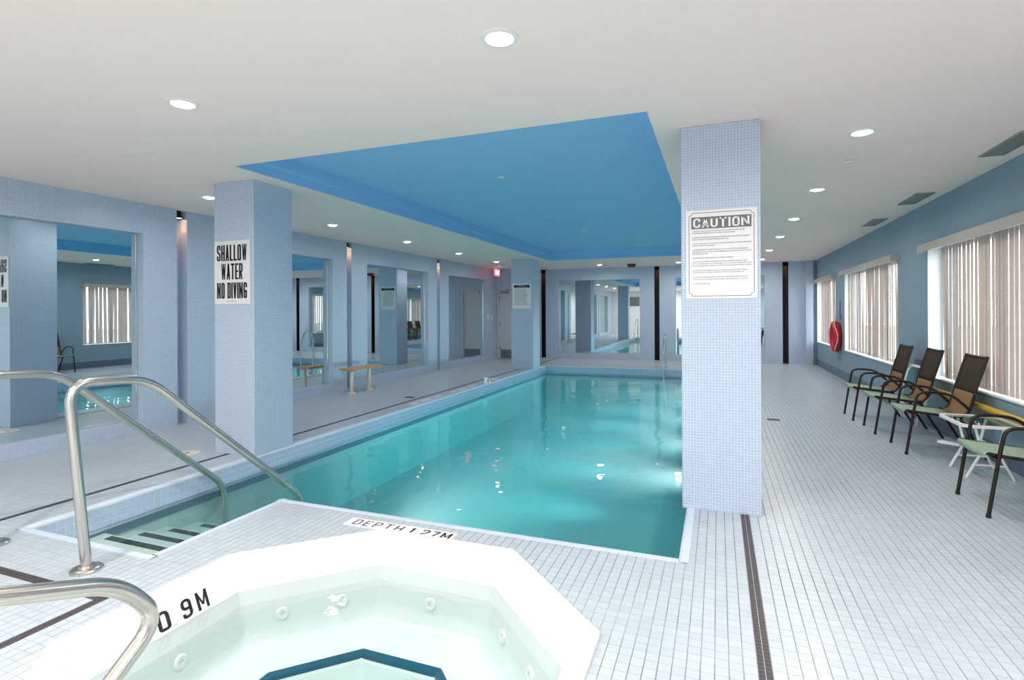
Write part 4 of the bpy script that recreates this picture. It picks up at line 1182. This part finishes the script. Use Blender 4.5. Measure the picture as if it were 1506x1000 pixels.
MB().lathe([(0.015, H-0.066), (0.02, H-0.058)], -5.55, 14.0, 10).build('button', M['vent'], t)
for q, (y0, y1, lab) in enumerate([(5.03, 5.70, 'nearest grey ceiling vent along the window wall'), (7.25, 7.91, 'second grey ceiling vent along the window wall'), (9.05, 9.71, 'third grey ceiling vent along the window wall')]):
    t = thing('ceiling_vent', (2.16, (y0+y1)/2, H), lab, 'vent', 'ceiling vents by the windows')
    MB().box(2.08, 2.24, y0, y1, H-0.002, H+0.0).build('backing', M['vent_dark'], t)
    for a, b, c, d in ((2.07, 2.085, y0-0.01, y1+0.01), (2.235, 2.25, y0-0.01, y1+0.01), (2.085, 2.235, y0-0.01, y0+0.008), (2.085, 2.235, y1-0.008, y1+0.01)):
        MB().box(a, b, c, d, H-0.012, H).build('frame', M['vent'], t)
    for k_ in range(6):
        x = 2.095 + k_*0.0235
        MB().box(x, x+0.014, y0+0.008, y1-0.008, H-0.009, H-0.003).build('louvre', M['vent'], t)

# ------------------------------------------------------------------ slot lamps
def sconce(p, d, label):
    """small bronze cone lamp at the head of a wall slot; d = direction into the room"""
    t = thing('slot_lamp', tuple(p), label, 'lamp', 'small slot lamps')
    x, y, z = p
    MB().lathe([(0.028, z-0.002), (0.030, z-0.05), (0.052, z-0.085), (0.055, z-0.095), (0.049, z-0.095), (0.03, z-0.07)], x, y, 18).build('shade', M['bronze'], t, smooth=True)
    MB().lathe([(0.001, z-0.088), (0.045, z-0.088), (0.045, z-0.084)], x, y, 14).build('lens', M['warm_lens'], t)
    MB().tube([(x, y, z-0.04), (x-d[0]*0.07, y-d[1]*0.07, z-0.04)], 0.010, 8).build('arm', M['bronze'], t)
    ld = bpy.data.lights.new('slot_lamp_beam', 'SPOT'); ld.energy = SCONCE_W*4; ld.color = (1.0, 0.42, 0.17); ld.spot_size = math.radians(100); ld.spot_blend = 0.8; ld.shadow_soft_size = 0.03
    lo = bpy.data.objects.new('slot_lamp_beam', ld); COL.objects.link(lo); lo.parent = t; lo.location = (0, 0, -0.1)
labs = ['slot lamp out at the near end of the mirrored wall', 'bronze slot lamp before the no diving pillar, its glowing lens in view', 'slot lamp above the wooden bench', 'slot lamp between the two farthest side mirrors']
for y, lab in zip(L_GROOVE, labs): sconce((WLX-0.06, y, H), (1, 0), lab)
labs = ['slot lamp on the end wall beside the far pillar', 'slot lamp on the end wall between the two mirrors', 'slot lamp on the end wall nearest the window wall']
for x, lab in zip(B_GROOVE, labs): sconce((x, WBY+0.07, H), (0, -1), lab)

# ------------------------------------------------------------------ near end wall fittings (seen in the mirrors)
t = thing('wall_louvre', (-5.0, WFY, 1.9), 'grey louvred grille on the white wall, seen in the end mirror', 'grille')
MB().box(-5.45, -4.55, WFY, WFY+0.03, 1.75, 2.35).build('frame', M['vent'], t)
for q in range(7): MB().box(-5.40, -4.60, WFY+0.03, WFY+0.05, 1.80+q*0.075, 1.84+q*0.075).build('louvre', M['vent_dark'], t)
